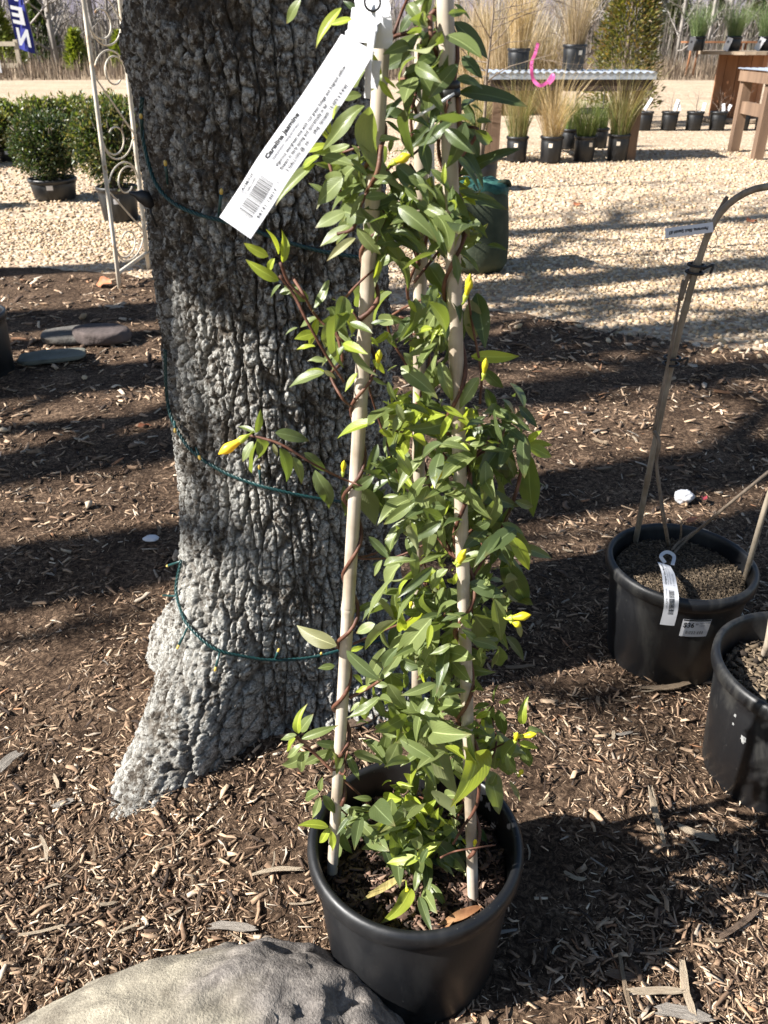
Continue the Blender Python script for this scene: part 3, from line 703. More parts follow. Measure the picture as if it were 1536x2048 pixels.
# ------------------------------------------------------------------ the potted jasmine
JC = (.041, .725)
jas = thing('potted_jasmine', 'climbing yellow jasmine on three bamboo stakes in a large black pot, foreground centre', 'potted plant', (JC[0], JC[1], 0.0))
POTH = .24
pot_parts(jas, .142, POTH, .116, MT['pot'])
SOILZ = .192
SOILC = np.array([[.10, .062, .045], [.055, .036, .028], [.16, .10, .072], [.23, .155, .11], [.032, .024, .02], [.15, .085, .06]]); SOILP = np.array([.24, .24, .18, .09, .15, .10])
MT['potsoil'] = pm('potting_soil', [(.3, (.012, .009, .008)), (.55, (.05, .034, .026)), (.75, (.11, .075, .056))], 120, .95, .1, .9, .01, 200)
soil_parts(jas, .121, SOILZ, MT['potsoil'], 2600, SOILC, SOILP, 5, (.004, .022), .65)
def stake_pts(b, t): return [b + (t - b) * k for k in np.linspace(0, 1, 12)]
S1b = at(664, 1752, SOILZ - .0); S1t = atY(765, 74, .715)
S2b = at(832, 1592, SOILZ); S2t = atY(846, -120, .775)
S3b = at(946, 1792, SOILZ); S3t = atY(886, -130, .705)
def ext(b, t, d=.05):      # carry the cane down into the soil
    v = (b - t) / np.linalg.norm(b - t); return b + v * d
def frac(b, t, py):        # fraction along a cane for an image row
    lo, hi = 0., 1.
    for _ in range(40):
        m_ = (lo + hi) / 2; p = b + (t - b) * m_; v = p - CAMP; yy_ = CY - FPX * (v @ _u) / (v @ _f)
        if yy_ > py: lo = m_
        else: hi = m_
    return lo
ST = [(ext(S1b, S1t), S1t), (ext(S2b, S2t), S2t), (ext(S3b, S3t), S3t)]
for (b_, t_), rows in zip(ST, ([835, 1215, 330], [520, 905, 1280], [470, 770, 1555])):
    bamboo_stake(stake_pts(b_, t_), .0072, [frac(b_, t_, y) for y in rows], MT['bamboo'], 'stake', jas)
def on_stake(i, py): b_, t_ = ST[i]; return b_ + (t_ - b_) * frac(b_, t_, py)

CROP = {3: (440, 0, 2.477), 4: (440, 560, 2.259), 5: (560, 1000, 2.743), 6: (500, 1400, 2.363)}
def cp(c, x, y): ox, oy, s = CROP[c]; return ox + x / s, oy + y / s
def vineP(px, py, Y):
    p = atY(px, py, Y)
    if py > 1450 and p[2] < SOILZ + .012 and 615 < px < 1050:
        p = at(px, py, SOILZ + random.uniform(.012, .035))
    return p
# vine stems: a helix round each cane and free runners
def helix(i, y0, y1, turns, r, ph, rad):
    b_, t_ = ST[i]; f0, f1 = frac(b_, t_, y0), frac(b_, t_, y1); ax = (t_ - b_) / np.linalg.norm(t_ - b_)
    a = np.cross(ax, [0, 1.0, 0]); a /= np.linalg.norm(a); c = np.cross(ax, a); pts = []; n = int(turns * 14)
    for k in range(n + 1):
        u = k / n; q = ph + 2 * math.pi * turns * u; rw = r * (1 + .25 * math.sin(q * .63 + 1))
        pts.append(b_ + (t_ - b_) * (f0 + (f1 - f0) * u) + (a * math.cos(q) + c * math.sin(q)) * rw)
    mb = MB(); mb.tube(pts, list(np.linspace(rad, rad * .62, n + 1) * np.array([1 + .12 * math.sin(k * 2.1) for k in range(n + 1)])), 7, jit=.06); mb.build('stem', MT['stem'], jas)
helix(0, 1600, 640, 6.6, .0092, 2.2, .0026)
helix(0, 640, 150, 3.0, .0094, .8, .0022)
helix(1, 1560, 20, 6.5, .0100, .5, .0023)
helix(2, 1700, 40, 7.5, .0098, 1.2, .0025)
for c, Y, rad, pts in [
    (4, .70, .0024, [(1380, 760), (1340, 950), (1270, 1130), (1150, 1330), (1060, 1480)]), (4, .70, .0020, [(510, 180), (550, 330), (545, 380), (500, 430), (550, 530), (592, 572)]),
    (4, .68, .0019, [(270, -20), (330, 60), (390, 180), (480, 340), (560, 460)]), (4, .69, .0017, [(330, -10), (380, 70), (440, 170), (560, 280)]),
    (4, .72, .0016, [(650, 440), (670, 480), (720, 640), (800, 870)]), (4, .66, .0015, [(130, 700), (270, 740), (420, 830), (560, 900), (640, 930)]),
    (5, .71, .0018, [(400, 310), (430, 312), (500, 300), (548, 280)]), (5, .71, .0015, [(430, 318), (480, 322), (640, 310), (800, 240), (880, 200)]),
    (5, .70, .0016, [(400, 790), (560, 720), (700, 660), (760, 610)]), (5, .70, .0024, [(380, 1085), (470, 1040), (560, 980), (670, 870), (760, 800)]),
    (5, .76, .0018, [(640, 1130), (700, 1270), (760, 1420), (815, 1530), (840, 1620)]), (5, .80, .0022, [(800, 1180), (770, 1260), (760, 1400), (755, 1520)]), (5, .82, .0018, [(830, 900), (835, 1100), (800, 1300), (790, 1480)]),
    (5, .69, .0024, [(80, 1290), (210, 1410), (290, 1480), (350, 1440), (372, 1380)]), (6, .74, .0020, [(380, 330), (450, 385), (530, 460), (590, 540), (640, 640)]),
    (6, .66, .0026, [(1085, 370), (1070, 500), (1000, 610), (960, 680)]), (6, .70, .0016, [(1010, 470), (950, 570), (900, 650)]), (6, .62, .0014, [(900, 745), (970, 715), (1060, 700), (1160, 685)]),
    (3, .72, .0024, [(1080, 40), (960, 150), (860, 185), (820, 260)]), (3, .70, .0022, [(1040, 80), (1050, 200), (1090, 300), (1150, 380)]), (3, .73, .0018, [(860, 170), (900, 60), (940, -30)]),
    (3, .70, .0026, [(1180, 480), (1190, 700), (1170, 830)]), (3, .69, .0024, [(800, 720), (780, 850), (740, 930), (700, 1010), (660, 1130), (580, 1160)]), (3, .71, .0016, [(760, 940), (840, 830), (950, 770), (1050, 680)]), (3, .69, .0018, [(535, 780), (560, 870), (600, 950)]),
    (3, .66, .0020, [(300, 1300), (340, 1400), (420, 1480)]), (3, .70, .0014, [(610, 1486), (690, 1400), (770, 1330)]), (3, .71, .0016, [(960, 1400), (1100, 1230), (1210, 1140)]), (3, .72, .0016, [(900, 1130), (1000, 1110), (1080, 1060)]), (4, .70, .0016, [(1175, 560), (1180, 420), (1140, 200), (1120, 60)]), (5, .70, .0016, [(1040, 1450), (1180, 1360), (1330, 1290)]), (5, .71, .0015, [(1060, 1290), (1100, 1220), (1180, 1110)]), (4, .71, .0017, [(1090, 920), (1180, 870), (1260, 740), (1310, 600)]), (5, .70, .0017, [(1050, 420), (1150, 520), (1240, 650)]), (5, .71, .0015, [(1000, 800), (900, 870), (820, 900)])]:
    P = [vineP(*cp(c, x, y), Y + random.uniform(-.012, .012)) for x, y in pts]; Q = cr(P, 5)
    mb = MB(); mb.tube(Q, [rad * .85 * (1 - .35 * k / len(Q)) for k in range(len(Q))], 6, jit=.07); mb.build('stem', MT['stem'], jas)

# leaf blades: shared meshes, folded along the midrib, curved back, some with wavy edges
def leaf_geo(wr, curve, fold, wave, twist, nl=10, na=6):
    V = []; UV = []; Fs = []
    for i in range(nl + 1):
        t = i / nl; w_ = wr * .5 * (max(t, .0) ** .70) * max(0, 1 - t) ** 1.0 / .429
        if i == nl: w_ = 0.004
        if i == 0: w_ = .012
        for j in range(na + 1):
            u = j / na * 2 - 1; x = u * w_; z = fold * abs(x) - curve * t * t + curve * .35 * t
            z += wave * wr * abs(u) ** 2 * math.sin(t * 9 + (2.2 if u > 0 else 0)) * (t * (1 - t) * 4)
            a = twist * t; V.append((x * math.cos(a) - z * math.sin(a), t, x * math.sin(a) + z * math.cos(a))); UV.append((u, t))
    for i in range(nl):
        for j in range(na): a = i * (na + 1) + j; Fs.append((a, a + 1, a + na + 2, a + na + 1))
    return np.array(V), np.array(Fs), np.array(UV)
LG = [leaf_geo(.34, .18, .35, .02, .1), leaf_geo(.38, .30, .25, .05, -.2), leaf_geo(.31, .10, .45, .03, .25), leaf_geo(.42, .22, .2, .06, -.1), leaf_geo(.36, .42, .3, .08, .35), leaf_geo(.28, .25, .5, .02, -.3), leaf_geo(.46, .16, .15, .05, .05), leaf_geo(.33, .35, .6, .04, .15), leaf_geo(.36, .70, .5, .10, .5), leaf_geo(.30, -.25, .4, .12, -.5), leaf_geo(.40, .50, .7, .14, -.25)]
LMESH = {(k, c): me_np('leaf', g[0], g[1], LEAFM[c], True, None, g[2]) for k, g in enumerate(LG) for c in LEAFM}
SUNV = -np.array(LD)
def leaf_frame(B, T, jit=.3, bias=None):
    y = T - B; L = np.linalg.norm(y); y = y / L
    n = .60 * TOCAM(B) + .45 * np.array([0, 0, 1.0]) + .25 * SUNV + np.array([random.gauss(0, jit) for _ in range(3)])
    n = n - y * (n @ y); n /= np.linalg.norm(n); x = np.cross(y, n)
    return x, y, n, L
def put_leaf(B, T, tone, k=None, wf=1.0, jit=.30):
    x, y, n, L = leaf_frame(B, T, jit); k = random.randrange(len(LG)) if k is None else k
    o = bpy.data.objects.new('leaf', LMESH[(k, tone)]); COL.objects.link(o); o.parent = jas
    M = Matrix(((x[0] * L * wf, y[0] * L, n[0] * L, B[0] - jas.location.x), (x[1] * L * wf, y[1] * L, n[1] * L, B[1] - jas.location.y), (x[2] * L * wf, y[2] * L, n[2] * L, B[2] - jas.location.z), (0, 0, 0, 1)))
    o.matrix_local = M; return o
LEAVES = {3: """400,0,315,120,m 600,40,455,215,y 655,95,540,120,y 690,60,610,0,d 800,365,640,195,y 800,330,885,235,m 1010,0,920,60,m 930,20,1000,110,l 960,60,880,170,d 1160,20,1250,100,m 1160,110,1340,280,d 1170,160,1270,260,d 1040,150,990,330,d 1020,180,1105,430,d 1200,280,1300,380,d 1180,460,1520,480,d 1000,320,900,360,m 770,350,740,450,l 800,360,760,450,l 790,400,860,500,y 810,380,870,440,y 870,420,1020,435,m 870,460,1000,470,d 700,470,580,480,m 715,525,495,710,l 740,530,745,920,l 720,345,610,450,m 800,590,1060,570,d 820,600,930,690,d 1200,500,1280,620,d 1190,600,1290,790,d 1240,520,1310,545,m 1270,600,1350,590,m 1260,650,1365,720,m 560,590,565,510,y 545,660,520,560,y 540,700,480,610,y 540,720,400,740,y 490,775,385,830,y 470,810,255,990,l 640,720,470,790,l 690,770,560,860,m 680,800,580,880,m 540,870,620,1000,m 540,970,440,900,m 600,960,660,1040,d 620,1050,470,1120,l 640,1120,490,1210,l 670,1180,525,1280,u 720,930,680,840,l 715,960,640,1080,l 720,980,840,960,l 680,1130,790,1270,l 770,1170,900,1290,m 790,1290,770,1390,y 740,1040,800,1050,l 870,850,990,980,d 830,900,960,1040,d 850,1000,960,1130,u 1100,910,970,1050,l 1110,920,1220,870,y 1110,910,1110,810,y 1130,900,1180,830,y 1180,870,1470,710,d 1090,960,1080,1130,d 1150,940,1230,1160,d 1180,950,1405,1050,d 1050,960,1000,1060,d 1190,1240,1320,1120,m 1160,1260,1200,1410,d 960,860,1040,1000,m 1000,700,1040,860,d 930,740,870,810,m 860,680,830,760,l 830,1150,1010,1240,d 1060,1050,1050,1240,m 290,1260,250,1130,y 310,1300,330,1150,y 240,1270,115,1210,y 290,1390,130,1300,y 270,1280,230,1350,y 320,1420,400,1420,m 500,1480,535,1390,m 300,1410,240,1470,m""",
 4: """270,60,360,30,m 490,0,440,150,m 400,90,290,30,m 500,120,580,270,m 480,130,610,160,m 440,170,350,205,m 350,215,290,240,l 430,240,340,260,y 430,300,340,300,y 440,170,400,310,y 500,180,470,330,m 600,310,685,440,m 560,300,490,400,m 680,200,755,180,d 680,260,720,300,y 690,360,750,420,y 690,440,755,480,m 480,370,400,350,l 470,420,300,460,l 470,410,350,430,y 470,410,525,445,u 620,420,560,500,y 760,460,790,560,m 830,330,890,420,l 740,230,800,310,m 780,180,850,200,m 850,90,890,150,y 920,170,790,280,m 960,30,920,130,d 985,130,910,270,l 1000,180,950,330,d 1010,200,1000,360,d 1090,130,1040,370,d 1130,90,1150,290,u 1160,60,1200,300,d 1135,345,1355,350,y 980,340,950,420,l 990,370,1050,550,l 1170,440,1070,580,l 1190,400,1280,500,d 1200,490,1260,640,d 1130,580,1180,640,m 1060,600,980,720,y 1060,680,1150,650,y 1010,660,920,630,y 830,560,920,580,m 800,560,830,650,l 760,540,800,700,m 700,640,515,690,y 1180,690,1100,900,m 1190,750,1140,830,u 1250,680,1280,790,u 1290,580,1300,710,d 1350,570,1430,660,d 1310,650,1360,780,d 1390,750,1510,800,y 1390,740,1500,740,y 1390,730,1450,680,y 1395,780,1400,1080,m 160,690,80,650,m 165,690,185,590,m 250,690,410,720,d 170,710,215,835,m 165,730,125,865,m 150,730,95,820,m 270,760,335,920,d 330,800,385,920,m 240,740,260,800,u 380,780,490,870,d 430,860,520,1045,d 560,930,590,1090,d 590,880,740,970,d 690,940,770,1090,d 650,940,700,1090,d 670,820,790,870,m 770,880,860,960,m 750,970,820,1060,m 930,890,830,1010,m 940,930,890,1080,l 970,960,1000,1100,m 1000,920,1110,1050,d 1060,1070,980,1240,m 960,1060,930,1260,l 820,1120,740,1240,m 900,1100,880,1200,l 1120,940,1360,1030,d 1060,960,1160,1020,d 800,780,880,900,l 860,650,840,760,y 850,720,820,800,y 940,790,1010,830,m 1010,820,1060,880,y 740,1290,860,1250,l 870,1230,890,1355,l 690,1290,740,1270,l 1220,1220,1060,1270,l 1270,1250,1390,1355,d 1330,1190,1390,1300,y 1160,1100,1230,1160,d 1250,1050,1330,1150,d 1310,800,1310,930,d""",
 5: """720,130,740,240,l 640,180,570,300,m 860,100,820,300,m 910,100,870,320,m 560,330,510,420,l 700,320,520,485,l 740,290,770,540,l 920,380,800,490,l 990,330,1150,270,m 970,400,950,470,y 900,480,840,600,m 930,480,890,650,d 990,410,1090,560,d 1000,560,960,720,d 1220,310,1370,600,d 1180,480,1260,600,m 1270,200,1380,390,y 490,510,640,640,l 510,560,400,620,m 520,680,410,730,l 640,560,720,600,m 700,440,630,520,y 650,650,690,740,y 560,690,600,880,m 690,680,760,750,d 830,650,620,890,l 860,620,890,740,d 960,720,870,760,l 940,790,840,860,l 980,790,900,760,y 990,800,1060,790,y 1000,820,930,1010,m 980,830,900,940,m 1020,840,1090,960,m 1120,800,1070,920,l 1230,660,1110,830,m 1240,750,1360,880,d 1200,800,1190,970,m 1310,670,1320,760,u 600,940,640,1190,m 680,950,700,1050,m 310,800,75,710,u 390,830,460,800,y 300,910,210,920,m 400,960,470,1010,m 480,1020,410,1060,y 440,1110,380,1160,l 450,1080,480,1220,l 520,1060,570,1200,m 720,1120,830,1160,m 800,900,760,1040,y 830,910,880,970,y 850,1220,740,1330,l 1150,1120,1050,1140,m 1090,1170,960,1210,m 1170,1130,1110,1270,m 1200,1150,1230,1300,m 1170,1110,1190,1010,m 1200,1110,1270,1100,y 1000,1300,1110,1340,m 1330,1230,1330,1110,y 1350,1270,1470,1250,m 1300,1320,1180,1450,l 1170,1380,1010,1490,l 1030,1410,900,1480,m 1260,1390,1230,1540,m 1340,1340,1360,1480,m 1310,1330,1420,1360,y 990,1330,920,1340,l 1190,1500,1140,1600,l 1260,1540,1330,1640,u 90,1290,0,1310,l 100,1280,90,1150,y 110,1270,170,1180,m 90,1300,20,1380,y 120,1310,310,1240,m 130,1340,20,1420,l 160,1380,0,1500,l 130,1380,100,1520,l 200,1330,370,1360,d 640,1300,560,1290,l 650,1330,590,1460,l""",
 6: """325,435,235,470,m 330,430,340,365,m 345,450,410,540,d 330,460,310,550,l 370,600,235,575,y 380,605,320,690,y 385,620,400,700,y 400,600,460,600,y 400,620,435,800,m 440,630,470,750,m 790,560,870,480,y 780,570,650,580,y 800,560,910,520,m 780,590,720,680,y 790,600,790,720,l 800,750,640,765,y 790,745,895,670,y 820,750,880,790,y 790,800,790,910,m 850,870,920,960,m 760,890,690,1030,y 820,900,870,1000,m 800,930,850,1080,d 980,730,1020,830,m 960,640,1000,700,m 1000,660,1050,700,y 1060,760,1050,830,m 620,470,640,540,y 650,560,640,650,m 600,640,570,690,l"""}
nleaf = 0
TIPS = [(690, 640), (790, 700), (880, 580), (965, 760), (1060, 880), (780, 860), (850, 900), (905, 1120), (920, 1285), (790, 1215), (830, 1010), (985, 980), (760, 200), (905, 360), (800, 330), (1040, 1150), (1030, 1480), (840, 1560), (900, 820), (640, 690)]
ALL = [(c, *s.split(',')) for c, txt in LEAVES.items() for s in txt.split()]
for (c, bx, by, tx, ty, tone) in ALL:
    b2 = cp(c, float(bx), float(by)); t2 = cp(c, float(tx), float(ty))
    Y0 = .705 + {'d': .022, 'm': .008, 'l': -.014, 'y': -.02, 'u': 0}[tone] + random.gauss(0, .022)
    B = vineP(*b2, Y0); Lpx = math.hypot(b2[0] - t2[0], b2[1] - t2[1])
    T = vineP(*t2, B[1] + random.gauss(-.004, .22) * Lpx / 2000)
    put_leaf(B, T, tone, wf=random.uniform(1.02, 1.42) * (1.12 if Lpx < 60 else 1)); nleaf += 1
for (px, py) in TIPS:
    c0 = vineP(px, py, random.gauss(.672, .012))
    for k in range(random.randint(4, 6)):
        a = random.uniform(0, 6.283); L = random.uniform(22, 46); T = vineP(px + L * math.cos(a), py + L * math.sin(a) * .8 - 10, c0[1] + random.gauss(-.008, .012))
        if nleaf < 290: put_leaf(c0, T, 'y', wf=random.uniform(.8, 1.1)); nleaf += 1
# more foliage deeper in the vine: past the first 300 leaves it is one mass
FILL = [(800, 420, 60, 90, 25, 'dml'), (900, 430, 50, 80, 24, 'dmly'), (840, 150, 50, 80, 14, 'dml'), (905, 250, 40, 60, 12, 'd'), (705, 330, 40, 50, 9, 'ml'), (860, 640, 50, 60, 24, 'dmly'), (820, 830, 50, 70, 22, 'mly'), (930, 890, 70, 80, 24, 'dmly'), (1000, 860, 40, 60, 12, 'd'), (880, 1030, 70, 70, 20, 'dml'), (990, 1050, 45, 70, 16, 'dml'), (870, 1190, 70, 70, 24, 'dmly'), (830, 1310, 70, 50, 12, 'dml'), (900, 1290, 50, 50, 10, 'dml'), (970, 1200, 45, 60, 12, 'dml'), (815, 1620, 62, 42, 36, 'dmly'), (870, 1680, 50, 34, 16, 'dml'), (725, 1640, 34, 24, 8, 'dml'), (800, 1410, 60, 55, 13, 'mlm'), (955, 1470, 50, 55, 12, 'mly'), (860, 1480, 55, 55, 12, 'ml'), (690, 1500, 40, 30, 4, 'ml'), (700, 620, 30, 60, 5, 'my'), (880, 1390, 55, 40, 8, 'ml'), (820, 1700, 40, 30, 10, 'dml'), (860, 60, 50, 60, 6, 'm'), (760, 940, 30, 40, 4, 'd')]
cols = list(LEAFM); FV = []; FF = []; FU = []; FM = []; off = 0
for (px, py, sx, sy, n, tones) in FILL:
    for _ in range(int(n * 2.75)):
        tone = random.choice(tones); x0 = random.gauss(px, sx * .6); y0 = random.gauss(py, sy * .6); a = random.uniform(0, 6.283); L = random.uniform(36, 76) * (1 if py < 1500 else .75) * (.58 if tone == 'y' else 1)
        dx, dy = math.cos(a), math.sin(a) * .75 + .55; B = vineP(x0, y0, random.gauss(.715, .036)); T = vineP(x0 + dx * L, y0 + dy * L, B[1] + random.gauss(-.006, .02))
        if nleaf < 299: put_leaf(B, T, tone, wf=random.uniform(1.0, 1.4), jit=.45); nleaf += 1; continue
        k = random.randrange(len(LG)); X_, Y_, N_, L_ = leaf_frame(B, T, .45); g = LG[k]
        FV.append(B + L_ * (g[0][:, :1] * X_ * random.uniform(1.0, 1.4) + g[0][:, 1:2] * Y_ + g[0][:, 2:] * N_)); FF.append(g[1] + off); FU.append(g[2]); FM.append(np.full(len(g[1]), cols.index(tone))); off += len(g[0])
if FV:
    m = me_np('inner_foliage', np.concatenate(FV), np.concatenate(FF), None, True, None, np.concatenate(FU))
    for c in cols: m.materials.append(LEAFM[c])
    m.polygons.foreach_set('material_index', np.concatenate(FM).astype(np.int32)); o = link('inner_foliage', m, jas); o['kind'] = 'stuff'
# twigs that carry the inner leaves
for (px, py, sx, sy, n, tones) in FILL:
    for _ in range(max(1, n // 6)):
        i = min((0, 1, 2), key=lambda q: abs(px - (720, 848, 915)[q]) + random.uniform(0, 60)); yy_ = min(1590, py + random.uniform(30, 130))
        a = on_stake(i, yy_); b_ = vineP(random.gauss(px, sx * .5), random.gauss(py, sy * .5), random.gauss(.73, .02)); mb = MB()
        mb.tube(cr([a, (a + b_) / 2 + np.array([random.gauss(0, .012), random.gauss(0, .012), .012]), b_], 4), [.0018 - .0001 * k for k in range(9)], 5); mb.build('stem', MT['stem'], jas)
# buds and half-open flowers
def spindle(B, T, r, name, mat, prof, n=10):
    P = [B + (T - B) * u for u, _ in prof]; mb = MB(); mb.tube(P, [r * q for _, q in prof], n); return mb.build(name, mat, jas)
def petal_mesh():
    pass
BUD = [(0, .30), (.15, .45), (.35, .62), (.55, .92), (.68, 1), (.82, .72), (.93, .32), (1, .05)]
for (c, bx, by, tx, ty, r) in [(4, 118, 708, 2, 782, .0062), (5, 965, 345, 1010, 285, .0042), (5, 1250, 650, 1368, 632, .0058), (5, 1262, 660, 1320, 690, .0050), (5, 1310, 1300, 1402, 1284, .0048), (5, 1290, 1330, 1300, 1285, .0042), (4, 1105, 90, 1130, 10, .0040), (4, 712, 390, 720, 330, .0038), (4, 965, 930, 995, 865, .0038), (4, 1075, 1290, 1100, 1232, .0050), (3, 1215, 1480, 1235, 1380, .0034), (4, 555, 880, 560, 828, .0032), (6, 740, 885, 745, 905, .004), (3, 850, 810, 925, 775, .0046), (4, 1190, 440, 1200, 370, .0036), (6, 1060, 690, 1065, 665, .003), (6, 1270, 360, 1285, 335, .0036), (5, 715, 590, 722, 565, .0028)]:
    r *= .78; B = vineP(*cp(c, bx, by), .652); T = vineP(*cp(c, tx, ty), .648); T = T + (T - B) * (.08 if r > .0036 else .25)
    o = spindle(B, T, r, 'flower_bud', MT['bud'] if r < .0048 else MT['petal'], BUD)
    cB = B - (T - B) * .2 + np.array([0, .010, -.003]); mb = MB(); mb.tube([cB, B - (T - B) * .1, B + (T - B) * .05, B + (T - B) * .16, B + (T - B) * .24], [.0007, .0008, r * .55, r * .72, r * .6], 7); mb.build('sepal', LEAFM['y'], o)
# cable ties on the right cane
for row in (170, 186):
    p = on_stake(2, row); b_, t_ = ST[2]; ax = (t_ - b_) / np.linalg.norm(t_ - b_); mb = MB()
    mb.tube([p - ax * .003, p - ax * .0024, p + ax * .0024, p + ax * .003], [.0078, .0095, .0095, .0078], 14); mb.build('tie', MT['tie'], jas)
p = on_stake(2, 186); mb = MB(); mb.tube([p + np.array([.004, -.008, 0]), p + np.array([-.01, -.014, -.008]), p + np.array([-.026, -.016, -.016])], .0012, 5); mb.build('tie_tail', MT['white'], jas)
# dead leaves and a dried frond lying on the soil in the pot
MT['dead'] = pm('dead_leaf', [(.3, (.16, .07, .03)), (.6, (.30, .155, .07)), (.8, (.40, .25, .13))], 30, .7, .3, .4, .002)
MT['frond'] = pm('dried_frond', [(.3, (.17, .14, .04)), (.6, (.36, .29, .11)), (.8, (.44, .36, .18))], 24, .65, .3, .5, .002, 60, (6, 1, 1))
def flat_leaf(name, B, T, wr, curve, mat, parent, n=None):
    g = leaf_geo(wr, curve, .3, .08, .4); y = T - B; L = np.linalg.norm(y); y /= L; nn = np.array([random.gauss(0, .2), random.gauss(0, .2), 1.0]) if n is None else np.array(n); nn -= y * (nn @ y); nn /= np.linalg.norm(nn); x = np.cross(y, nn)
    V = B + L * (g[0][:, :1] * x + g[0][:, 1:2] * y + g[0][:, 2:] * nn); return link(name, me_np(name, V, g[1], mat, True, None, g[2]), parent)
flat_leaf('dried_frond', at(*cp(6, 735, 825), SOILZ + .02), at(*cp(6, 525, 950), SOILZ + .008), .20, -.05, MT['frond'], jas)
flat_leaf('dried_frond', at(*cp(6, 735, 850), SOILZ + .018), at(*cp(6, 560, 910), SOILZ + .012), .14, -.05, MT['frond'], jas)
flat_leaf('dead_leaf', at(*cp(6, 1095, 975), SOILZ + .012), at(*cp(6, 890, 1060), SOILZ + .014), .26, .1, MT['dead'], jas)
flat_leaf('dead_leaf', at(*cp(6, 900, 1105), SOILZ + .012), at(*cp(6, 960, 1040), SOILZ + .014), .22, .1, MT['dead'], jas)

# ------------------------------------------------------------------ the printed plant tag
pts = [(470, 456, .625), (512, 393, .635), (545, 340, .642), (590, 276, .650), (640, 205, .660), (690, 128, .672), (716, 86, .682)]
P = [atY(*q) for q in pts]
tg = thing('plant_tag', 'long white printed name tag with barcode tied to the jasmine stake', 'tag', P[0])
face = np.array([TOCAM(p) for p in cr(P, 10)])
face = face + np.array([-.24, 0, .18]); rb = Ribbon(P, .0275, face, 10, .0008)
rb.strip('tag_strip', MT['white'], tg); Lr = rb.L; w_ = rb.w
def vv(f): return (f - .5) * w_
rb.text('Carolina Jasmine', Lr * .335, vv(.76), .0042, MT['ink'], tg, .00020, 0, Lr * .245)
rb.text('Gelsemium sempervirens', Lr * .345, vv(.62), .0029, MT['greyink'], tg, .00006, .25, Lr * .20)
rb.text('Vigorous evergreen vine with rich green foliage and fragrant yellow', Lr * .335, vv(.44), .0029, MT['ink'], tg, .00007, 0, Lr * .535)
rb.text('flowers in early spring and sporatically in fall', Lr * .335, vv(.30), .0029, MT['ink'], tg, .00007, 0, Lr * .35)
rb.text('3 GALLON @  ea.,', Lr * .345, vv(.15), .0029, MT['ink'], tg, .00005, 0, Lr * .17)
rb.text("(Avg  Growth  15-20'h x 5-6'w)", Lr * .55, vv(.15), .0029, MT['ink'], tg, .00007, 0, Lr * .255)
rb.text('JASMINE', Lr * .150, vv(.86), .0030, MT['ink'], tg, .00004, 0, Lr * .105)
rb.text('3 GALLON', Lr * .152, vv(.74), .0024, MT['ink'], tg, .00005, 0, Lr * .085)
rb.bars(Lr * .075, Lr * .265, vv(.28), vv(.68), MT['ink'], tg)
rb.text('7', Lr * .050, vv(.18), .0026, MT['greyink'], tg); rb.text('66131', Lr * .095, vv(.13), .0026, MT['ink'], tg, .00005, 0, Lr * .068)
rb.text('13017', Lr * .178, vv(.13), .0026, MT['ink'], tg, .00005, 0, Lr * .068); rb.text('6', Lr * .275, vv(.18), .0026, MT['greyink'], tg)
# the head of the tag, looped round the stake and pushed through its own slot
for q, wd, sg in [([(716, 86, .683), (730, 40, .694), (742, 5, .702), (745, -40, .71)], .026, 1), ([(757, 96, .694), (752, 50, .690), (748, 5, .694), (747, -40, .70)], .024, 1), ([(735, 196, .682), (737, 130, .676), (744, 60, .680), (744, 5, .684)], .0055, 1), ([(742, 176, .690), (745, 150, .69), (748, 120, .69)], .012, 1)]:
    P = [atY(*a) for a in q]; r2 = Ribbon(P, wd, np.array([TOCAM(p) + np.array([random.uniform(-.7, -.3), 0, random.uniform(.2, .5)]) for p in cr(P, 6)]), 6, .0012)
    r2.strip('tag_loop', MT['white'], tg)
P = [atY(748, -14, .689), atY(748, 6, .689)]
mb = MB(); c = atY(745, 4, .6805); mb.tube([c + np.array([.0055 * math.cos(a), -.0008, .0055 * math.sin(a)]) for a in np.linspace(0, 2 * math.pi, 17)], .0009, 5, False); mb.build('tag_hole', MT['ink'], tg)
# ------------------------------------------------------------------ grape vine pots on the right
HULL = np.array([[.15, .112, .074], [.10, .075, .05], [.21, .16, .108], [.065, .049, .035], [.035, .027, .021]]); HULLP = np.array([.3, .26, .16, .18, .10])
MT['hull'] = pm('rice_hull_soil', [(.3, (.035, .028, .02)), (.55, (.10, .078, .054)), (.75, (.2, .155, .105))], 160, .95, .1, .8, .006, 240)
GC = (.592, 1.372)
gp = thing('potted_grapevine', 'black pot with bare grape vine tied to an arched cane, white tag hanging over rim', 'potted plant', (*GC, .0))
GH, GR = .25, .146
pot_parts(gp, GR, GH, .112, MT['pot_dusty'], 90, True)
soil_parts(gp, .124, GH - .030, MT['hull'], 4200, HULL, HULLP, 8, (.004, .011), .55, .004)
sz = GH - .03
hoop = [at(1267, 1102, sz - .03), atY(1300, 935, 1.43), atY(1345, 720, 1.42), atY(1378, 590, 1.405), atY(1402, 508, 1.40), atY(1422, 456, 1.39), atY(1448, 417, 1.385), atY(1488, 387, 1.37), atY(1540, 373, 1.36), atY(1620, 385, 1.345), atY(1672, 450, 1.335), atY(1668, 600, 1.325), atY(1600, 840, 1.315), atY(1540, 985, 1.31), at(1484, 1176, sz - .03)]
hp = cr(hoop, 5); bamboo_stake(hp, .0058, [.13, .34, .62, .8], MT['bamboo_dull'], 'stake', gp, 10)
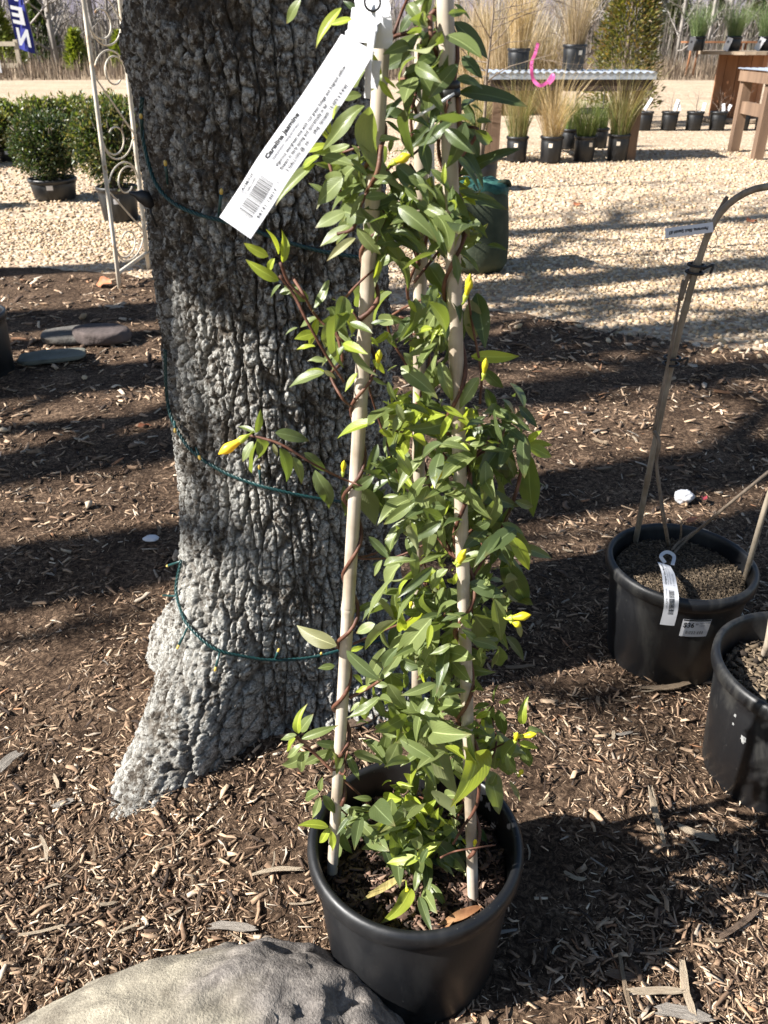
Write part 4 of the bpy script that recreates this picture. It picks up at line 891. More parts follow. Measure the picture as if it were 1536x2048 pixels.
for pts, r in [([(1337, 1090), (1328, 1040), (1320, 985), (1313, 925), (1318, 885), (1308, 862)], .0040), ([(1308, 862), (1322, 790), (1334, 735), (1352, 640), (1366, 560)], .0032), ([(1360, 600), (1380, 545), (1402, 505), (1412, 470), (1432, 432), (1455, 393)], .0042), ([(1395, 545), (1410, 535), (1430, 530)], .0020), ([(1346, 1108), (1372, 1080), (1420, 1040), (1480, 990), (1560, 925)], .0036), ([(1338, 1112), (1360, 1078), (1362, 1040)], .0024), ([(1336, 1118), (1352, 1090), (1390, 1062)], .0030)]:
    P = [atY(x, y, 1.372 + .03 * math.sin(x * .05)) if y < 1060 else at(x, y, sz + (1100 - y) * .0009 + .004) for x, y in pts]
    if pts[0][1] in (862, 600, 545): P = [atY(x, y, 1.405) for x, y in pts]
    Q = cr(P, 5); mb = MB(); mb.tube(Q, [r * (1.15 if k % 6 == 0 else .95) * (1 - .2 * k / len(Q)) for k in range(len(Q))], 8, jit=.08); mb.build('cane', MT['cane_bark'], gp)
for row, Y_ in ((736, 1.42), (536, 1.40)):
    i = min(range(len(hp)), key=lambda k: abs((CY - FPX * ((hp[k] - CAMP) @ _u) / ((hp[k] - CAMP) @ _f)) - row) + (0 if k < 30 else 999)); p = hp[i]; ax = hp[i + 1] - hp[i - 1]; ax /= np.linalg.norm(ax)
    for s in (-.006, .006):
        mb = MB(); q = p + ax * s + np.array([-.003, -.004, 0]); a = np.cross(ax, [0, 1., 0]); a /= np.linalg.norm(a); c = np.cross(ax, a)
        mb.tube([q + (a * math.cos(t) * 1.25 + c * math.sin(t)) * .0115 for t in np.linspace(0, 2 * math.pi, 15)], .0024, 6, False); mb.build('tie', MT['tie'], gp)
    mb = MB(); mb.tube(cr([p + np.array([.008, -.008, 0]), p + np.array([.022, -.012, .008]), p + np.array([.020, -.012, -.006])], 5), .0022, 6); mb.build('tie_knot', MT['tie'], gp)
# hanging tag
P = [at(1328, 1128, sz + .025), at(1336, 1145, sz + .045), at(1340, 1168, sz + .05), atY(1343, 1195, GC[1] - GR - .004), atY(1341, 1222, GC[1] - GR - .003), atY(1334, 1250, GC[1] - GR + .001)]
t2 = thing('grape_tag', 'white printed tag hanging over the front rim of the grape vine pot', 'tag', P[-1])
P = P[::-1]; rb = Ribbon(P, .026, np.array([np.array([-.15, -.9, .55])] * len(cr(P, 8))), 8, .0006); rb.strip('tag_strip', MT['white'], t2)
Lr, w_ = rb.L, rb.w
rb.text('Grape Vine Muscadine', Lr * .46, vv(.74), .0048, MT['ink'], t2, .00008, 0, Lr * .48); rb.text('Vitis rotundifolia', Lr * .46, vv(.58), .0034, MT['greyink'], t2, 0, .2, Lr * .34)
rb.text('vigorous fruiting vine for arbors', Lr * .46, vv(.42), .0034, MT['greyink'], t2, 0, 0, Lr * .5); rb.text('3 GALLON', Lr * .46, vv(.2), .0034, MT['greyink'], t2, 0, 0, Lr * .22)
rb.text('GRAPE VINE', Lr * .2, vv(.78), .0030, MT['greyink'], t2, 0, 0, Lr * .2); rb.bars(Lr * .13, Lr * .38, vv(.3), vv(.66), MT['ink'], t2, 5)
P = [at(1330, 1126, sz + .025), at(1322, 1112, sz + .035), at(1334, 1104, sz + .03), at(1348, 1112, sz + .02), at(1345, 1130, sz + .02)]
rb = Ribbon(P, .007, np.array([TOCAM(p) for p in cr(P, 6)]), 6); rb.strip('tag_loop', MT['white'], t2)
# price sticker, bent with the wall of the pot
def wall_point(c, rr, br, h, a, z): # on the outside of a pot wall
    r = br + (rr - .011 - br) * (z - .02) / (h - .056) + .0012; return np.array([c[0] + r * math.cos(a), c[1] + r * math.sin(a), z])
def wall_patch(c, rr, br, h, a0, a1, z0, z1, mat, name, parent, off=0.0):
    V = []; Fs = []
    for i in range(9):
        for j in range(3):
            q = wall_point(c, rr + off, br + off, h, a0 + (a1 - a0) * i / 8, z0 + (z1 - z0) * j / 2); V.append(q)
    for i in range(8):
        for j in range(2): k = i * 3 + j; Fs.append((k, k + 3, k + 4, k + 1))
    return link(name, me_py(name, V, Fs, mat, True), parent)
def wall_text(c, rr, br, h, body, a, z, size, mat, parent, length=None, rot=0.0, off=.0006, bold=0.0):
    V, Fs = text_mesh(body, size, bold); sc = 1 if not length else length / max(p[0] for p in V)
    W = []
    for p in V:
        x, y = p[0] * sc, p[1]; x, y = x * math.cos(rot) - y * math.sin(rot), x * math.sin(rot) + y * math.cos(rot)
        W.append(wall_point(c, rr + off, br + off, h, a + x / (rr - .012), z + y))
    return link('printed_line', me_py('printed_line', W, Fs, mat, False), parent)
a0 = R(257)
stk = tag(wall_patch(GC, GR, .112, GH, a0, a0 + .40, .158, .202, MT['white'], 'price_sticker', gp), 'white price sticker')
wall_text(GC, GR, .112, GH, '$36', a0 + .02, .182, .017, MT['ink'], gp, .020, 0, .0006, .0004); wall_text(GC, GR, .112, GH, '99', a0 + .185, .188, .008, MT['ink'], gp, .005)
wall_text(GC, GR, .112, GH, 'Grape Vine Muscadine', a0 + .24, .192, .0045, MT['greyink'], gp, .019); wall_text(GC, GR, .112, GH, '3 gallon', a0 + .24, .186, .0045, MT['greyink'], gp, .012)
for k in range(26):
    q = a0 + .08 + k * .0095
    if k % 4 != 3: wall_patch(GC, GR, .112, GH, q, q + (.003 if k % 3 else .006), .165, .173, MT['ink'], 'barcode_bar', gp, .0005)
wall_patch(GC, GR, .112, GH, a0 + .01, a0 + .39, .1985, .2015, MT['ink'], 'sticker_band', gp, .0005)
# hand-written label on the arch
P = [atY(1426, 454, 1.375), atY(1400, 458, 1.372), atY(1365, 462, 1.368), atY(1330, 467, 1.362)]
hl = thing('handwritten_label', 'small white hand lettered strip hanging from the top of the arched cane', 'tag', P[0])
rb = Ribbon(P, .0155, np.array([TOCAM(p) for p in cr(P, 8)]), 8, .0008); rb.strip('tag_strip', MT['white'], hl)
rb.text('Panorama, Black Spanish #3', rb.L * .10, -.002, .0072, MT['ink'], hl, .0002, .25, rb.L * .82, name='handwriting')
mb = MB(); mb.tube(cr([atY(1428, 456, 1.378), atY(1434, 470, 1.38), atY(1432, 490, 1.385), atY(1415, 505, 1.395)], 5), .0005, 5); mb.build('wire_loop', MT['tie'], hl)

PC = (.700, 1.050)
p3 = thing('potted_grape_cutting', 'scuffed black pot with chalk marks cut off by the right edge of the picture', 'potted plant', (*PC, 0))
pot_parts(p3, .150, .255, .122, MT['pot_dusty'], 84); soil_parts(p3, .128, .205, MT['hull'], 1800, HULL, HULLP, 13, (.006, .022), .9, .008)
bamboo_stake([at(1528, 1312, .20), atY(1536, 1290, 1.10), atY(1560, 1150, 1.10), atY(1600, 700, 1.10)], .0065, [.4, .8], MT['bamboo'], 'stake', p3, 10)
for (px, py, s) in [(1472, 1430, .003), (1468, 1447, .0025), (1487, 1480, .007), (1484, 1493, .005)]:
    # chalk splashes where the ray meets the wall
    d = ray(px, py); best = None
    for t in np.linspace(.9, 2.2, 1400):
        q = CAMP + d * t; r_ = .122 + (.150 - .011 - .122) * (q[2] - .02) / (.255 - .056)
        if math.hypot(q[0] - PC[0], q[1] - PC[1]) < r_: best = q; break
    if best is None: continue
    a = math.atan2(best[1] - PC[1], best[0] - PC[0]); V = [wall_point(PC, .1505, .1225, .255, a, best[2])]; k = 14
    for i in range(k):
        e = s * random.uniform(.6, 1.15); V.append(wall_point(PC, .1505, .1225, .255, a + e * math.cos(6.283 * i / k) / .14, best[2] + 1.5 * e * math.sin(6.283 * i / k)))
    link('chalk_mark', me_py('chalk_mark', V, [(0, 1 + i, 1 + (i + 1) % k) for i in range(k)], MT['chalk'], True), p3)
wall_text(PC, .150, .122, .255, 'Grape', R(233), .128, .014, MT['chalk'], p3, .034, -.10, .0008); wall_text(PC, .150, .122, .255, '3', R(232), .115, .012, MT['chalk'], p3, None, -.1, .0008)
LPc = at(-28, 760); lp = thing('black_nursery_pot', 'black pot with a pink sticker at the left edge beside the flat rocks', 'pot', (LPc[0] - .03, LPc[1] + .05, 0))
pot_parts(lp, .135, .25, .115, MT['pot'], 48); soil_parts(lp, .115, .21, MT['potsoil'], 200, SOILC, SOILP, 23, (.008, .03))
MT['pinkst'] = pm('faded_sticker', [(.3, (.55, .36, .27)), (.7, (.66, .46, .36))], 60, .6, .3, 0)
wall_patch((lp.location.x, lp.location.y), .135, .115, .25, R(298), R(328), .165, .195, MT['pinkst'], 'sticker', lp)

# ------------------------------------------------------------------ boulder and rocks
def sph(n=5):
    import bmesh
    bm = bmesh.new(); bmesh.ops.create_icosphere(bm, subdivisions=n, radius=1); V = np.array([v.co[:] for v in bm.verts]); F = np.array([[v.index for v in f.verts] for f in bm.faces]); bm.free(); return V, F
SV6, SF6 = sph(6); SV4, SF4 = sph(4)
def n3(P, s, o=4, seed=0):
    return ((fbm(P[:, 0] * s + P[:, 2] * s * .7, P[:, 1] * s - P[:, 2] * s * .6, o, seed) + fbm(P[:, 2] * s + 9, P[:, 0] * s - P[:, 1] * s * .5, o, seed + 3) + fbm(P[:, 1] * s + 5, P[:, 2] * s + P[:, 0] * .4 * s, o, seed + 7)) / 3 - .45) * 2.6
def boulder_mat():
    m, t, b = mat_new('boulder_stone'); setp(b, .9, .2); v = coords(t)
    a = t.nodes.new('ShaderNodeAttribute'); a.attribute_name = 'Col'; sp = t.nodes.new('ShaderNodeSeparateColor'); t.links.new(a.outputs[0], sp.inputs[0])
    n1 = noise(t, 60, 6, .7, v, .4); n2 = noise(t, 13, 8, .75, v, .8); n3_ = noise(t, 300, 3, .6, v)
    pale = ramp(t, [(.30, (.11, .092, .07)), (.5, (.25, .222, .172)), (.68, (.42, .375, .285))]); t.links.new(n2.outputs[0], pale.inputs[0])
    dark = ramp(t, [(.3, (.085, .074, .066)), (.5, (.185, .165, .148)), (.65, (.28, .25, .22)), (.8, (.38, .30, .22))]); t.links.new(n1.outputs[0], dark.inputs[0])
    c = mix(t, sp.outputs[0], pale.outputs[0], dark.outputs[0]); r3 = ramp(t, [(.3, (.82,) * 3), (.7, (1.14,) * 3)]); t.links.new(n3_.outputs[0], r3.inputs[0])
    t.links.new(mix(t, 1, c, r3.outputs[0], 'MULTIPLY'), b.inputs['Base Color'])
    ad = t.nodes.new('ShaderNodeMath'); ad.operation = 'ADD'; t.links.new(n1.outputs[0], ad.inputs[0]); t.links.new(n3_.outputs[0], ad.inputs[1]); bump(t, b, ad.outputs[0], .6, .003); return m
MT['boulder'] = boulder_mat()
B0 = np.array([-.275, .485, .0])
V = SV6.copy(); q = np.sign(V) * np.abs(V) ** .85
P = q * np.array([.325, .185, .150])
P = P * (1 + .14 * n3(V, 1.3, 3, 50))[:, None]
# worn flat upper-left face and a rough pitted right shoulder
rough = np.clip((P[:, 0] - .02 - .35 * (P[:, 1] + .03) + .10 * n3(V, 4, 3, 90) * 1.4) / .07, 0, 1)
nrm = SV6
va, vb, vc = voro(P[:, 0] / .075 + P[:, 2] * 6, P[:, 1] / .075 - P[:, 2] * 5 + 2, 44); facet = (vc - .5) * np.clip((vb - va) / .15, 0, 1); pit = n3(P, 34, 4, 60); fac = np.clip(-.18 - n3(P, 48, 3, 66), 0, .5) * 2.2
P = P + nrm * (rough * (.013 * pit - .022 * fac + .012 * n3(P, 12, 3, 81) + .012 * facet) + (1 - rough) * (.005 * pit + .010 * n3(P, 7, 3, 71) + .010 * facet - .008 * fac))[:, None]
P[:, 2] = np.where(P[:, 2] < 0, P[:, 2] * .5, P[:, 2])
ca, sa = math.cos(R(20)), math.sin(R(20)); P = np.stack([P[:, 0] * ca - P[:, 1] * sa, P[:, 0] * sa + P[:, 1] * ca, P[:, 2]], 1) + B0
bo = link('boulder', me_np('boulder', P, SF6, MT['boulder'], True, np.stack([rough] * 3, 1))); tag(bo, 'grey brown pitted boulder with a pale smooth face in the bottom left foreground', 'boulder')
ROCK = [pm('rock_%d' % i, [(.3, c1), (.7, c2)], 14, .9, .2, .6, .01, 50) for i, (c1, c2) in enumerate([((.07, .063, .056), (.14, .13, .115)), ((.065, .052, .047), (.12, .095, .088)), ((.10, .10, .082), (.18, .18, .148))])]
def rock(px, py, dims, rz, mi, label, zoff=0.0, seed=1, flat=.8):
    c = at(px, py, .02); V = SV4 * (1 + .34 * n3(SV4, 1.3, 3, seed))[:, None]; V = np.sign(V) * np.abs(V) ** flat; P = V * np.array(dims); P[:, 2] = np.minimum(P[:, 2], dims[2] * (.55 + .25 * n3(SV4, 1.1, 2, seed + 9)))
    P = P + SV4 * (.010 * n3(P, 13, 4, seed + 5))[:, None]; a, b_ = math.cos(rz), math.sin(rz); P = np.stack([P[:, 0] * a - P[:, 1] * b_, P[:, 0] * b_ + P[:, 1] * a, P[:, 2] + zoff], 1)
    o = link('rock', me_np('rock', P, SF4, ROCK[mi], True)); o.location = (c[0], c[1], hz1(c[0], c[1]) + .01); return tag(o, label, 'rock', 'rocks lying left of the tree')
rock(160, 672, (.16, .10, .024), .25, 0, 'flat grey rock slab tucked under the reddish rock', .012, 4, .6)
rock(205, 680, (.115, .085, .042), -.1, 1, 'rounded reddish grey rock lying left of the trunk', .03, 8)
rock(108, 718, (.13, .06, .014), .3, 2, 'thin pale greenish stone slab nearest the left black pot', .012, 12, .5)
# fallen leaves and litter
def ground_leaf(px, py, L, az_, mat, label, wr=.55, name='fallen_leaf', cat='leaf'):
    c = at(px, py, .02); z = max(hz1(c[0], c[1]), -.004) + .022; d = np.array([math.cos(az_), math.sin(az_), random.uniform(-.1, .25)]) * L
    g = leaf_geo(wr, .35, .35, .14, .5); y = d / np.linalg.norm(d); n = np.array([random.gauss(0, .3), -.45, 1.0]); n -= y * (n @ y); n /= np.linalg.norm(n); x = np.cross(y, n)
    V = L * ((g[0][:, :1] * x) + (g[0][:, 1:2] - .5) * y + g[0][:, 2:] * n); o = link(name, me_np(name, V, g[1], mat, True, None, g[2])); o.location = (c[0], c[1], z); return tag(o, label, cat)
MT['oakleaf'] = pm('fallen_leaf_rust', [(.3, (.28, .09, .04)), (.7, (.48, .19, .09))], 30, .6, .3, .3, .002)
ground_leaf(206, 572, .12, 2.7, MT['oakleaf'], 'curled rust brown fallen leaf by the foot of the white arbor', .7)
ground_leaf(290, 858, .045, .3, MT['oakleaf'], 'small orange fallen leaf close to the left edge of the trunk', .7)
ground_leaf(1157, 407, .09, .3, MT['oakleaf'], 'orange fallen leaf on the gravel right of the green sack', .8)
ground_leaf(1505, 440, .10, .3, MT['oakleaf'], 'brown fallen leaf on the gravel near the right edge under the arched cane', .8)
ground_leaf(1405, 1003, .045, 1.2, pm('red_leaf', [(.3, (.16, .02, .03)), (.7, (.28, .04, .05))], 30, .5, .3, .2, .002), 'dark red leaf beside the crumpled white paper', .6)
ground_leaf(1384, 1348 - 300, .05, .6, MT['oakleaf'], 'small tan leaf at the back of the grape vine pot', .5)
c = at(1368, 1000, .02); V = SV4 * (1 + .5 * n3(SV4, 2.2, 3, 33))[:, None] * np.array([.026, .018, .020]); o = link('paper_scrap', me_np('paper_scrap', V, SF4, MT['white'], False)); o.location = (c[0], c[1], hz1(c[0], c[1]) + .018); tag(o, 'crumpled white paper scrap on the mulch behind the grape vine pot', 'litter')
c = at(303, 1082, .02); V = SV4 * (1 + .5 * n3(SV4, 2.0, 3, 35))[:, None] * np.array([.020, .014, .006]); o = link('paper_scrap', me_np('paper_scrap', V, SF4, MT['white'], False)); o.location = (c[0], c[1], hz1(c[0], c[1]) + .016); tag(o, 'pale flat scrap lying in the shade left of the trunk', 'litter')
# ------------------------------------------------------------------ white iron arbor behind the tree
def iron_mat():
    m, t, b = mat_new('rusty_white_iron'); setp(b, .6, .3); v = coords(t); n = noise(t, 13, 6, .7, v, .3); r = ramp(t, [(.46, (.62, .56, .46)), (.60, (.58, .50, .38)), (.66, (.36, .20, .09)), (.78, (.25, .12, .05))])
    t.links.new(n.outputs[0], r.inputs[0]); t.links.new(r.outputs[0], b.inputs['Base Color']); n2 = noise(t, 90, 4, .6, v); bump(t, b, n2.outputs[0], .3, .002); return m
MT['iron'] = iron_mat()
A1 = at(240, 582); A2 = at(297, 538); A1[2] = A2[2] = 0
wv = A2 - A1; ex = np.array([1.0, .05, 0])
A3 = A1 + np.array([1.62, .02, 0]); A4 = A3 + wv
arb = thing('garden_arbor', 'rusty cream painted iron arbor with scrollwork standing behind the trunk', 'arbor', (A1 + A4) / 2)
TOPZ = 2.15
def lean(p, z, s): return p + np.array([s * .035 * z, 0, z])
for p, s, r in ((A1, 1, .0105), (A2, 1, .012), (A3, -1, .0105), (A4, -1, .012)):
    mb = MB(); mb.tube([lean(p, z, s) for z in np.linspace(-.05, TOPZ, 8)], r, 10); mb.build('post', MT['iron'], arb)
def panel(pa, pb, sa_, sb_, name):
    def q(s, z): return lean(pa, z, sa_) * (1 - s) + lean(pb, z, sb_) * s
    mb = MB(); mb.tube([q(0, .09), q(1, .09)], .010, 8); mb.build('bottom_rail', MT['iron'], arb)
    H = .50
    for k in range(4):
        z0 = .10 + k * H
        # S-scroll: spiral, arc, long diagonal, arc, spiral
        c1 = (.50, z0 + .115); c2 = (.50, z0 + H - .115); pts = []
        W_ = np.linalg.norm(pb - pa); rx = .46; rz = .105
        for a in np.linspace(2.75 * math.pi, math.pi * 1.0, 16):
            f = .26 + .74 * ((2.75 * math.pi - a) / (1.75 * math.pi)) ** 1.2; pts.append((c1[0] - .22 * (1 - f) + rx * f * math.cos(a), c1[1] + .01 * (1 - f) + rz * f * math.sin(a)))
        low = pts; 
        for a in np.linspace(math.pi, 2 * math.pi, 9)[1:]: low.append((c1[0] + rx * math.cos(a), c1[1] + rz * math.sin(a)))
        up = [(1 - x, 2 * z0 + H - z) for x, z in low][::-1]
        line = low + up
        mb = MB(); mb.tube([q(x, z) for x, z in cr([np.array(p_) for p_ in line], 2)], .0042, 7); mb.build('scroll', MT['iron'], arb)
panel(A1, A2, 1, 1, 'side'); panel(A3, A4, -1, -1, 'side')
mbp = A2 + np.array([.48, 0, 0]); panel(A2, mbp, 1, 1, 'back'); mb = MB(); mb.tube([lean(mbp, z, 1) for z in np.linspace(.0, TOPZ, 6)], .010, 8); mb.build('post', MT['iron'], arb)
for pa, pb in ((A1, A3), (A2, A4)):
    P = [lean(pa, TOPZ, 1)] + [lean(pa, TOPZ, 1) * (1 - t) + lean(pb, TOPZ, -1) * t + np.array([0, 0, .55 * math.sin(math.pi * t)]) for t in np.linspace(.1, .9, 9)] + [lean(pb, TOPZ, -1)]
    mb = MB(); mb.tube(P, .0125, 8); mb.build('top_arch', MT['iron'], arb)

# ------------------------------------------------------------------ vectorised foliage
def leaf_cloud(n, center, radii, size, colors, shell=.55, clump=0.0, seed=0, aspect=.45):
    g = np.random.default_rng(seed); u = g.normal(0, 1, (n, 3)); u /= np.linalg.norm(u, axis=1)[:, None]
    r = (shell + (1 - shell) * g.random(n)) ; 
    if clump: r = r * (1 - clump * .5 + clump * (fbm(u[:, 0] * 3 + 7 + seed, u[:, 1] * 3 + u[:, 2] * 2.3, 3, seed + 2)))
    P = np.asarray(center) + u * r[:, None] * np.asarray(radii)
    d = u * .6 + g.normal(0, .55, (n, 3)) + np.array([0, 0, .25]); d /= np.linalg.norm(d, axis=1)[:, None]
    s = np.cross(d, g.normal(0, 1, (n, 3))); s /= np.linalg.norm(s, axis=1)[:, None]; nn = np.cross(d, s)
    L = size * g.uniform(.6, 1.35, n)[:, None]; w_ = L * aspect * .5
    V = np.stack([P, P + d * L * .5 + s * w_ + nn * w_ * .4, P + d * L, P + d * L * .5 - s * w_ + nn * w_ * .4], 1)
    F = np.array([(0, 1, 2), (0, 2, 3)])[None] + (np.arange(n) * 4)[:, None, None]
    c = np.asarray(colors)[g.integers(0, len(colors), n)] * g.uniform(.7, 1.3, (n, 1))
    return V.reshape(-1, 3), F.reshape(-1, 3), np.repeat(c, 4, 0)
def blades(n, base, br, h, spread, wd, colors, seed=0, droop=.3, wind=(0, 0)):
    g = np.random.default_rng(seed); a = g.uniform(0, 6.283, n); r = br * np.sqrt(g.random(n)); B = np.asarray(base) + np.stack([r * np.cos(a), r * np.sin(a), np.zeros(n)], 1)
    a2 = a + g.normal(0, .5, n); H = h * g.uniform(.45, 1.1, n); sp = spread * g.random(n) * H; o = np.stack([np.cos(a2) * sp + wind[0], np.sin(a2) * sp + wind[1], np.zeros(n)], 1)
    s = np.stack([-np.sin(a2 + g.normal(0, 1, n)), np.cos(a2), np.zeros(n)], 1) * wd * .5
    rows = []
    for t, wk in ((0, 1), (.4, .9), (.75, .6), (1, .1)):
        z = H * (t - droop * t ** 3 * g.random(n)); p = B + o * (t ** 1.7)[..., None] if False else B + o * t ** 1.7; p = p + np.stack([0 * z, 0 * z, z], 1); rows += [p - s * wk, p + s * wk]
    V = np.stack(rows, 1); F = np.array([(0, 1, 3, 2), (2, 3, 5, 4), (4, 5, 7, 6)])[None] + (np.arange(n) * 8)[:, None, None]
    c = np.asarray(colors)[g.integers(0, len(colors), n)] * g.uniform(.7, 1.3, (n, 1)); return V.reshape(-1, 3), F.reshape(-1, 4), np.repeat(c, 8, 0)
def foliage_mat(name, rough, tw, tc):
    m = colmat(name, rough, .4, 30, .2, bstr=0); t = m.node_tree; b = t.nodes['Principled BSDF']; tr = t.nodes.new('ShaderNodeBsdfTranslucent')
    a = [n for n in t.nodes if n.type == 'ATTRIBUTE'][0]; t.links.new(mix(t, 1, a.outputs[0], tc, 'MULTIPLY'), tr.inputs[0])
    ms = t.nodes.new('ShaderNodeMixShader'); ms.inputs[0].default_value = tw; t.links.new(b.outputs[0], ms.inputs[1]); t.links.new(tr.outputs[0], ms.inputs[2]); t.links.new(ms.outputs[0], t.nodes['Material Output'].inputs[0]); return m
MT['foliage'] = foliage_mat('shrub_leaf', .4, .25, (2.2, 2.4, .8)); MT['grass'] = foliage_mat('grass_blade', .6, .3, (1.7, 1.7, 1.1)); MT['twig'] = pm('bare_twig', [(.3, (.10, .075, .06)), (.7, (.24, .19, .15))], 30, .85, .2, 0)
MT['twigc'] = colmat('twig', .9, .1, 20, .2, bstr=0)
def gz(x, y): return float(.012 * (fbm(np.array([x * .7]), np.array([y * .7]), 3, 77)[0] - .5))
def sticker(root, rr, br, h, a, z, mat=None, wd=.28, ht=.035, name='sticker'):
    V = []
    for i in range(5):
        for j in (0, 1):
            zz_ = z + ht * j; r = br + (rr - .011 - br) * (zz_ - .02) / (h - .056) + .003; q = a + wd * (i / 4 - .5); V.append((r * math.cos(q), r * math.sin(q), zz_))
    return link(name, me_py(name, V, [(2 * i, 2 * i + 2, 2 * i + 3, 2 * i + 1) for i in range(4)], mat or MT['white'], True), root, False)
# ------------------------------------------------------------------ shrubs at the left
BOX = [(.028, .045, .016), (.042, .068, .022), (.065, .09, .032), (.022, .034, .014), (.09, .08, .038)]
def ball_shrub(name, label, px, py, r, ph, pr, colors, n, size, group, clump=.35, zs_=1.0, seed=3, loc=None, sticker_a=R(280)):
    c = at(px, py) if loc is None else np.array(loc); o = thing(name, label, 'potted shrub', (c[0], c[1], gz(c[0], c[1])), group)
    pot_parts(o, pr, ph, pr * .82, MT['pot_dusty'], 36); mb = MB()
    for k in range(7):
        a = random.uniform(0, 6.28); mb.tube([(0.02 * math.cos(a), .02 * math.sin(a), ph - .06), (.3 * r * math.cos(a), .3 * r * math.sin(a), ph + r * zs_ * .7), (.8 * r * math.cos(a), .8 * r * math.sin(a), ph + r * zs_ * 1.4)], [.012, .008, .003], 5)
    mb.build('branches', MT['twig'], o, True, False)
    V, F, cc = leaf_cloud(n, (0, 0, ph + r * zs_ * .86), (r, r, r * zs_), size, colors, .5, clump, seed); o2 = link('crown', me_np('crown', V, F, MT['foliage'], False, cc), o, False); o2['kind'] = 'stuff'
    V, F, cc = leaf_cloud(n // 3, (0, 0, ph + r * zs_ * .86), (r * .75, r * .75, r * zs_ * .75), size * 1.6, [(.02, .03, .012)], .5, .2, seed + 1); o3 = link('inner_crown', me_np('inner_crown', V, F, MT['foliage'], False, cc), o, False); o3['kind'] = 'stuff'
    sticker(o, pr, pr * .82, ph, sticker_a, ph * .55); return o
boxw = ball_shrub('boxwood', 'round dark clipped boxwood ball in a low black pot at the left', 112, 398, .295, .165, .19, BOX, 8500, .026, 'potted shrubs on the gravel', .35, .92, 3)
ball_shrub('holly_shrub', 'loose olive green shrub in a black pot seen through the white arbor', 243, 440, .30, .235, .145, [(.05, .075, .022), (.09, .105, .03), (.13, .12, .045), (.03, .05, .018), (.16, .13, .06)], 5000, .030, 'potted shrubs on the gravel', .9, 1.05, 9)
LAU = [(.065, .09, .024), (.11, .14, .036), (.16, .18, .055), (.22, .21, .07), (.12, .10, .04)]
for i, (px, py, lb) in enumerate([(-60, 330, 'leafy laurel partly outside the left edge behind the boxwood'), (22, 322, 'yellow green laurel behind the boxwood, leftmost in view'), (95, 312, 'leafy laurel directly behind the round boxwood'), (165, 305, 'tall glossy laurel between the boxwood and the arbor'), (232, 300, 'glossy dark laurel behind the arbor post'), (300, 298, 'laurel mostly hidden behind the trunk')]):
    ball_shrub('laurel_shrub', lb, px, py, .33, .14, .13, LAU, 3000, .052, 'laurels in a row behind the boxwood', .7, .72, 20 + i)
for i, n_ in enumerate((7.3, 6.83, 6.4)):       # three more balls just outside the left edge: their shadows reach in
    X_ = -3.55; Y_ = (n_ + math.sin(SUN_AZ) * X_) / math.cos(SUN_AZ); c_ = copy_tree(boxw); c_.location = (X_ - .12 * i, Y_, 0); c_['label'] = ('clipped boxwood ball just outside the left edge, %s of three throwing shadows in' % ('farthest', 'middle', 'nearest')[i]); c_.scale = (.62, .62, .95)
# ------------------------------------------------------------------ green sack behind the vine
gs = at(965, 548); sack = thing('green_sack', 'dark green sack with a teal top standing on the gravel edge behind the vine', 'sack', (gs[0] - .03, gs[1] + .12, 0.0))
MT['sack'] = pm('green_sacking', [(.3, (.030, .038, .024)), (.6, (.060, .072, .045)), (.8, (.085, .095, .06))], 9, .8, .2, .5, .006, 60); MT['teal'] = pm('teal_netting', [(.3, (.014, .055, .044)), (.6, (.03, .105, .085)), (.8, (.08, .19, .16))], 30, .7, .3, .5, .006, 80)
def wob(amp, s):
    def fn(i, k, t, p): q = 1 + amp * math.sin(3 * t + i * .9 + s) + amp * .6 * math.sin(7 * t - i * 1.3 + s); return Vector((p.x * q, p.y * q, p.z + amp * .2 * math.sin(5 * t + i)))
    return fn
mb = MB(); mb.lathe([(.001, .0), (.15, .005), (.175, .05), (.178, .15), (.172, .27), (.165, .36), (.155, .43), (.14, .455)], 40, fn=wob(.022, 1)); mb.build('sack_body', MT['sack'], sack, True, False)
mb = MB(); mb.lathe([(.150, .41), (.158, .43), (.150, .462), (.12, .472), (.06, .462), (.03, .468), (.004, .47)], 40, fn=wob(.05, 3)); mb.build('sack_neck', MT['teal'], sack, True, False)
mb = MB(); mb.tube(cr([(.09, -.06, .462), (.125, -.05, .470), (.150, -.04, .468), (.160, -.03, .448)], 4), [.012, .014, .013, .015, .016, .015, .014, .013, .012, .012, .012, .012, .012][:13], 7); mb.build('sack_tie', MT['sack'], sack, True, False)
# ------------------------------------------------------------------ sales tables
MT['tin'] = pm('corrugated_tin', [(.3, (.38, .42, .48)), (.7, (.56, .60, .66))], 6, .38, .5, .1, .002, metal=.55)
MT['tablewood'] = pm('table_wood', [(.3, (.10, .065, .045)), (.6, (.20, .13, .085)), (.8, (.28, .19, .13))], 6, .85, .2, .5, .004, 30, (1, 1, .15)); MT['darkwood'] = pm('table_wood_dark', [(.3, (.03, .022, .018)), (.7, (.08, .055, .042))], 8, .85, .2, .4, .004)
def tin_sheet(o, x0, x1, y0, y1, z):
    n = int((x1 - x0) / .012); V = []; Fs = []
    for i in range(n + 1):
        x = x0 + (x1 - x0) * i / n; zz_ = z + .009 * math.sin(2 * math.pi * (x - x0) / .072)
        V += [(x, y0, zz_), (x, y1, zz_), (x, y0, zz_ - .003), (x, y1, zz_ - .003)]
    for i in range(n):
        a = 4 * i; Fs += [(a, a + 4, a + 5, a + 1), (a + 2, a + 3, a + 7, a + 6), (a, a + 2, a + 6, a + 4), (a + 1, a + 5, a + 7, a + 3)]
    link('tin_top', me_py('tin_top', V, Fs, MT['tin'], False), o, False)
TY = 9.75; TX0, TX1 = 1.05, 2.76; TZ = .83
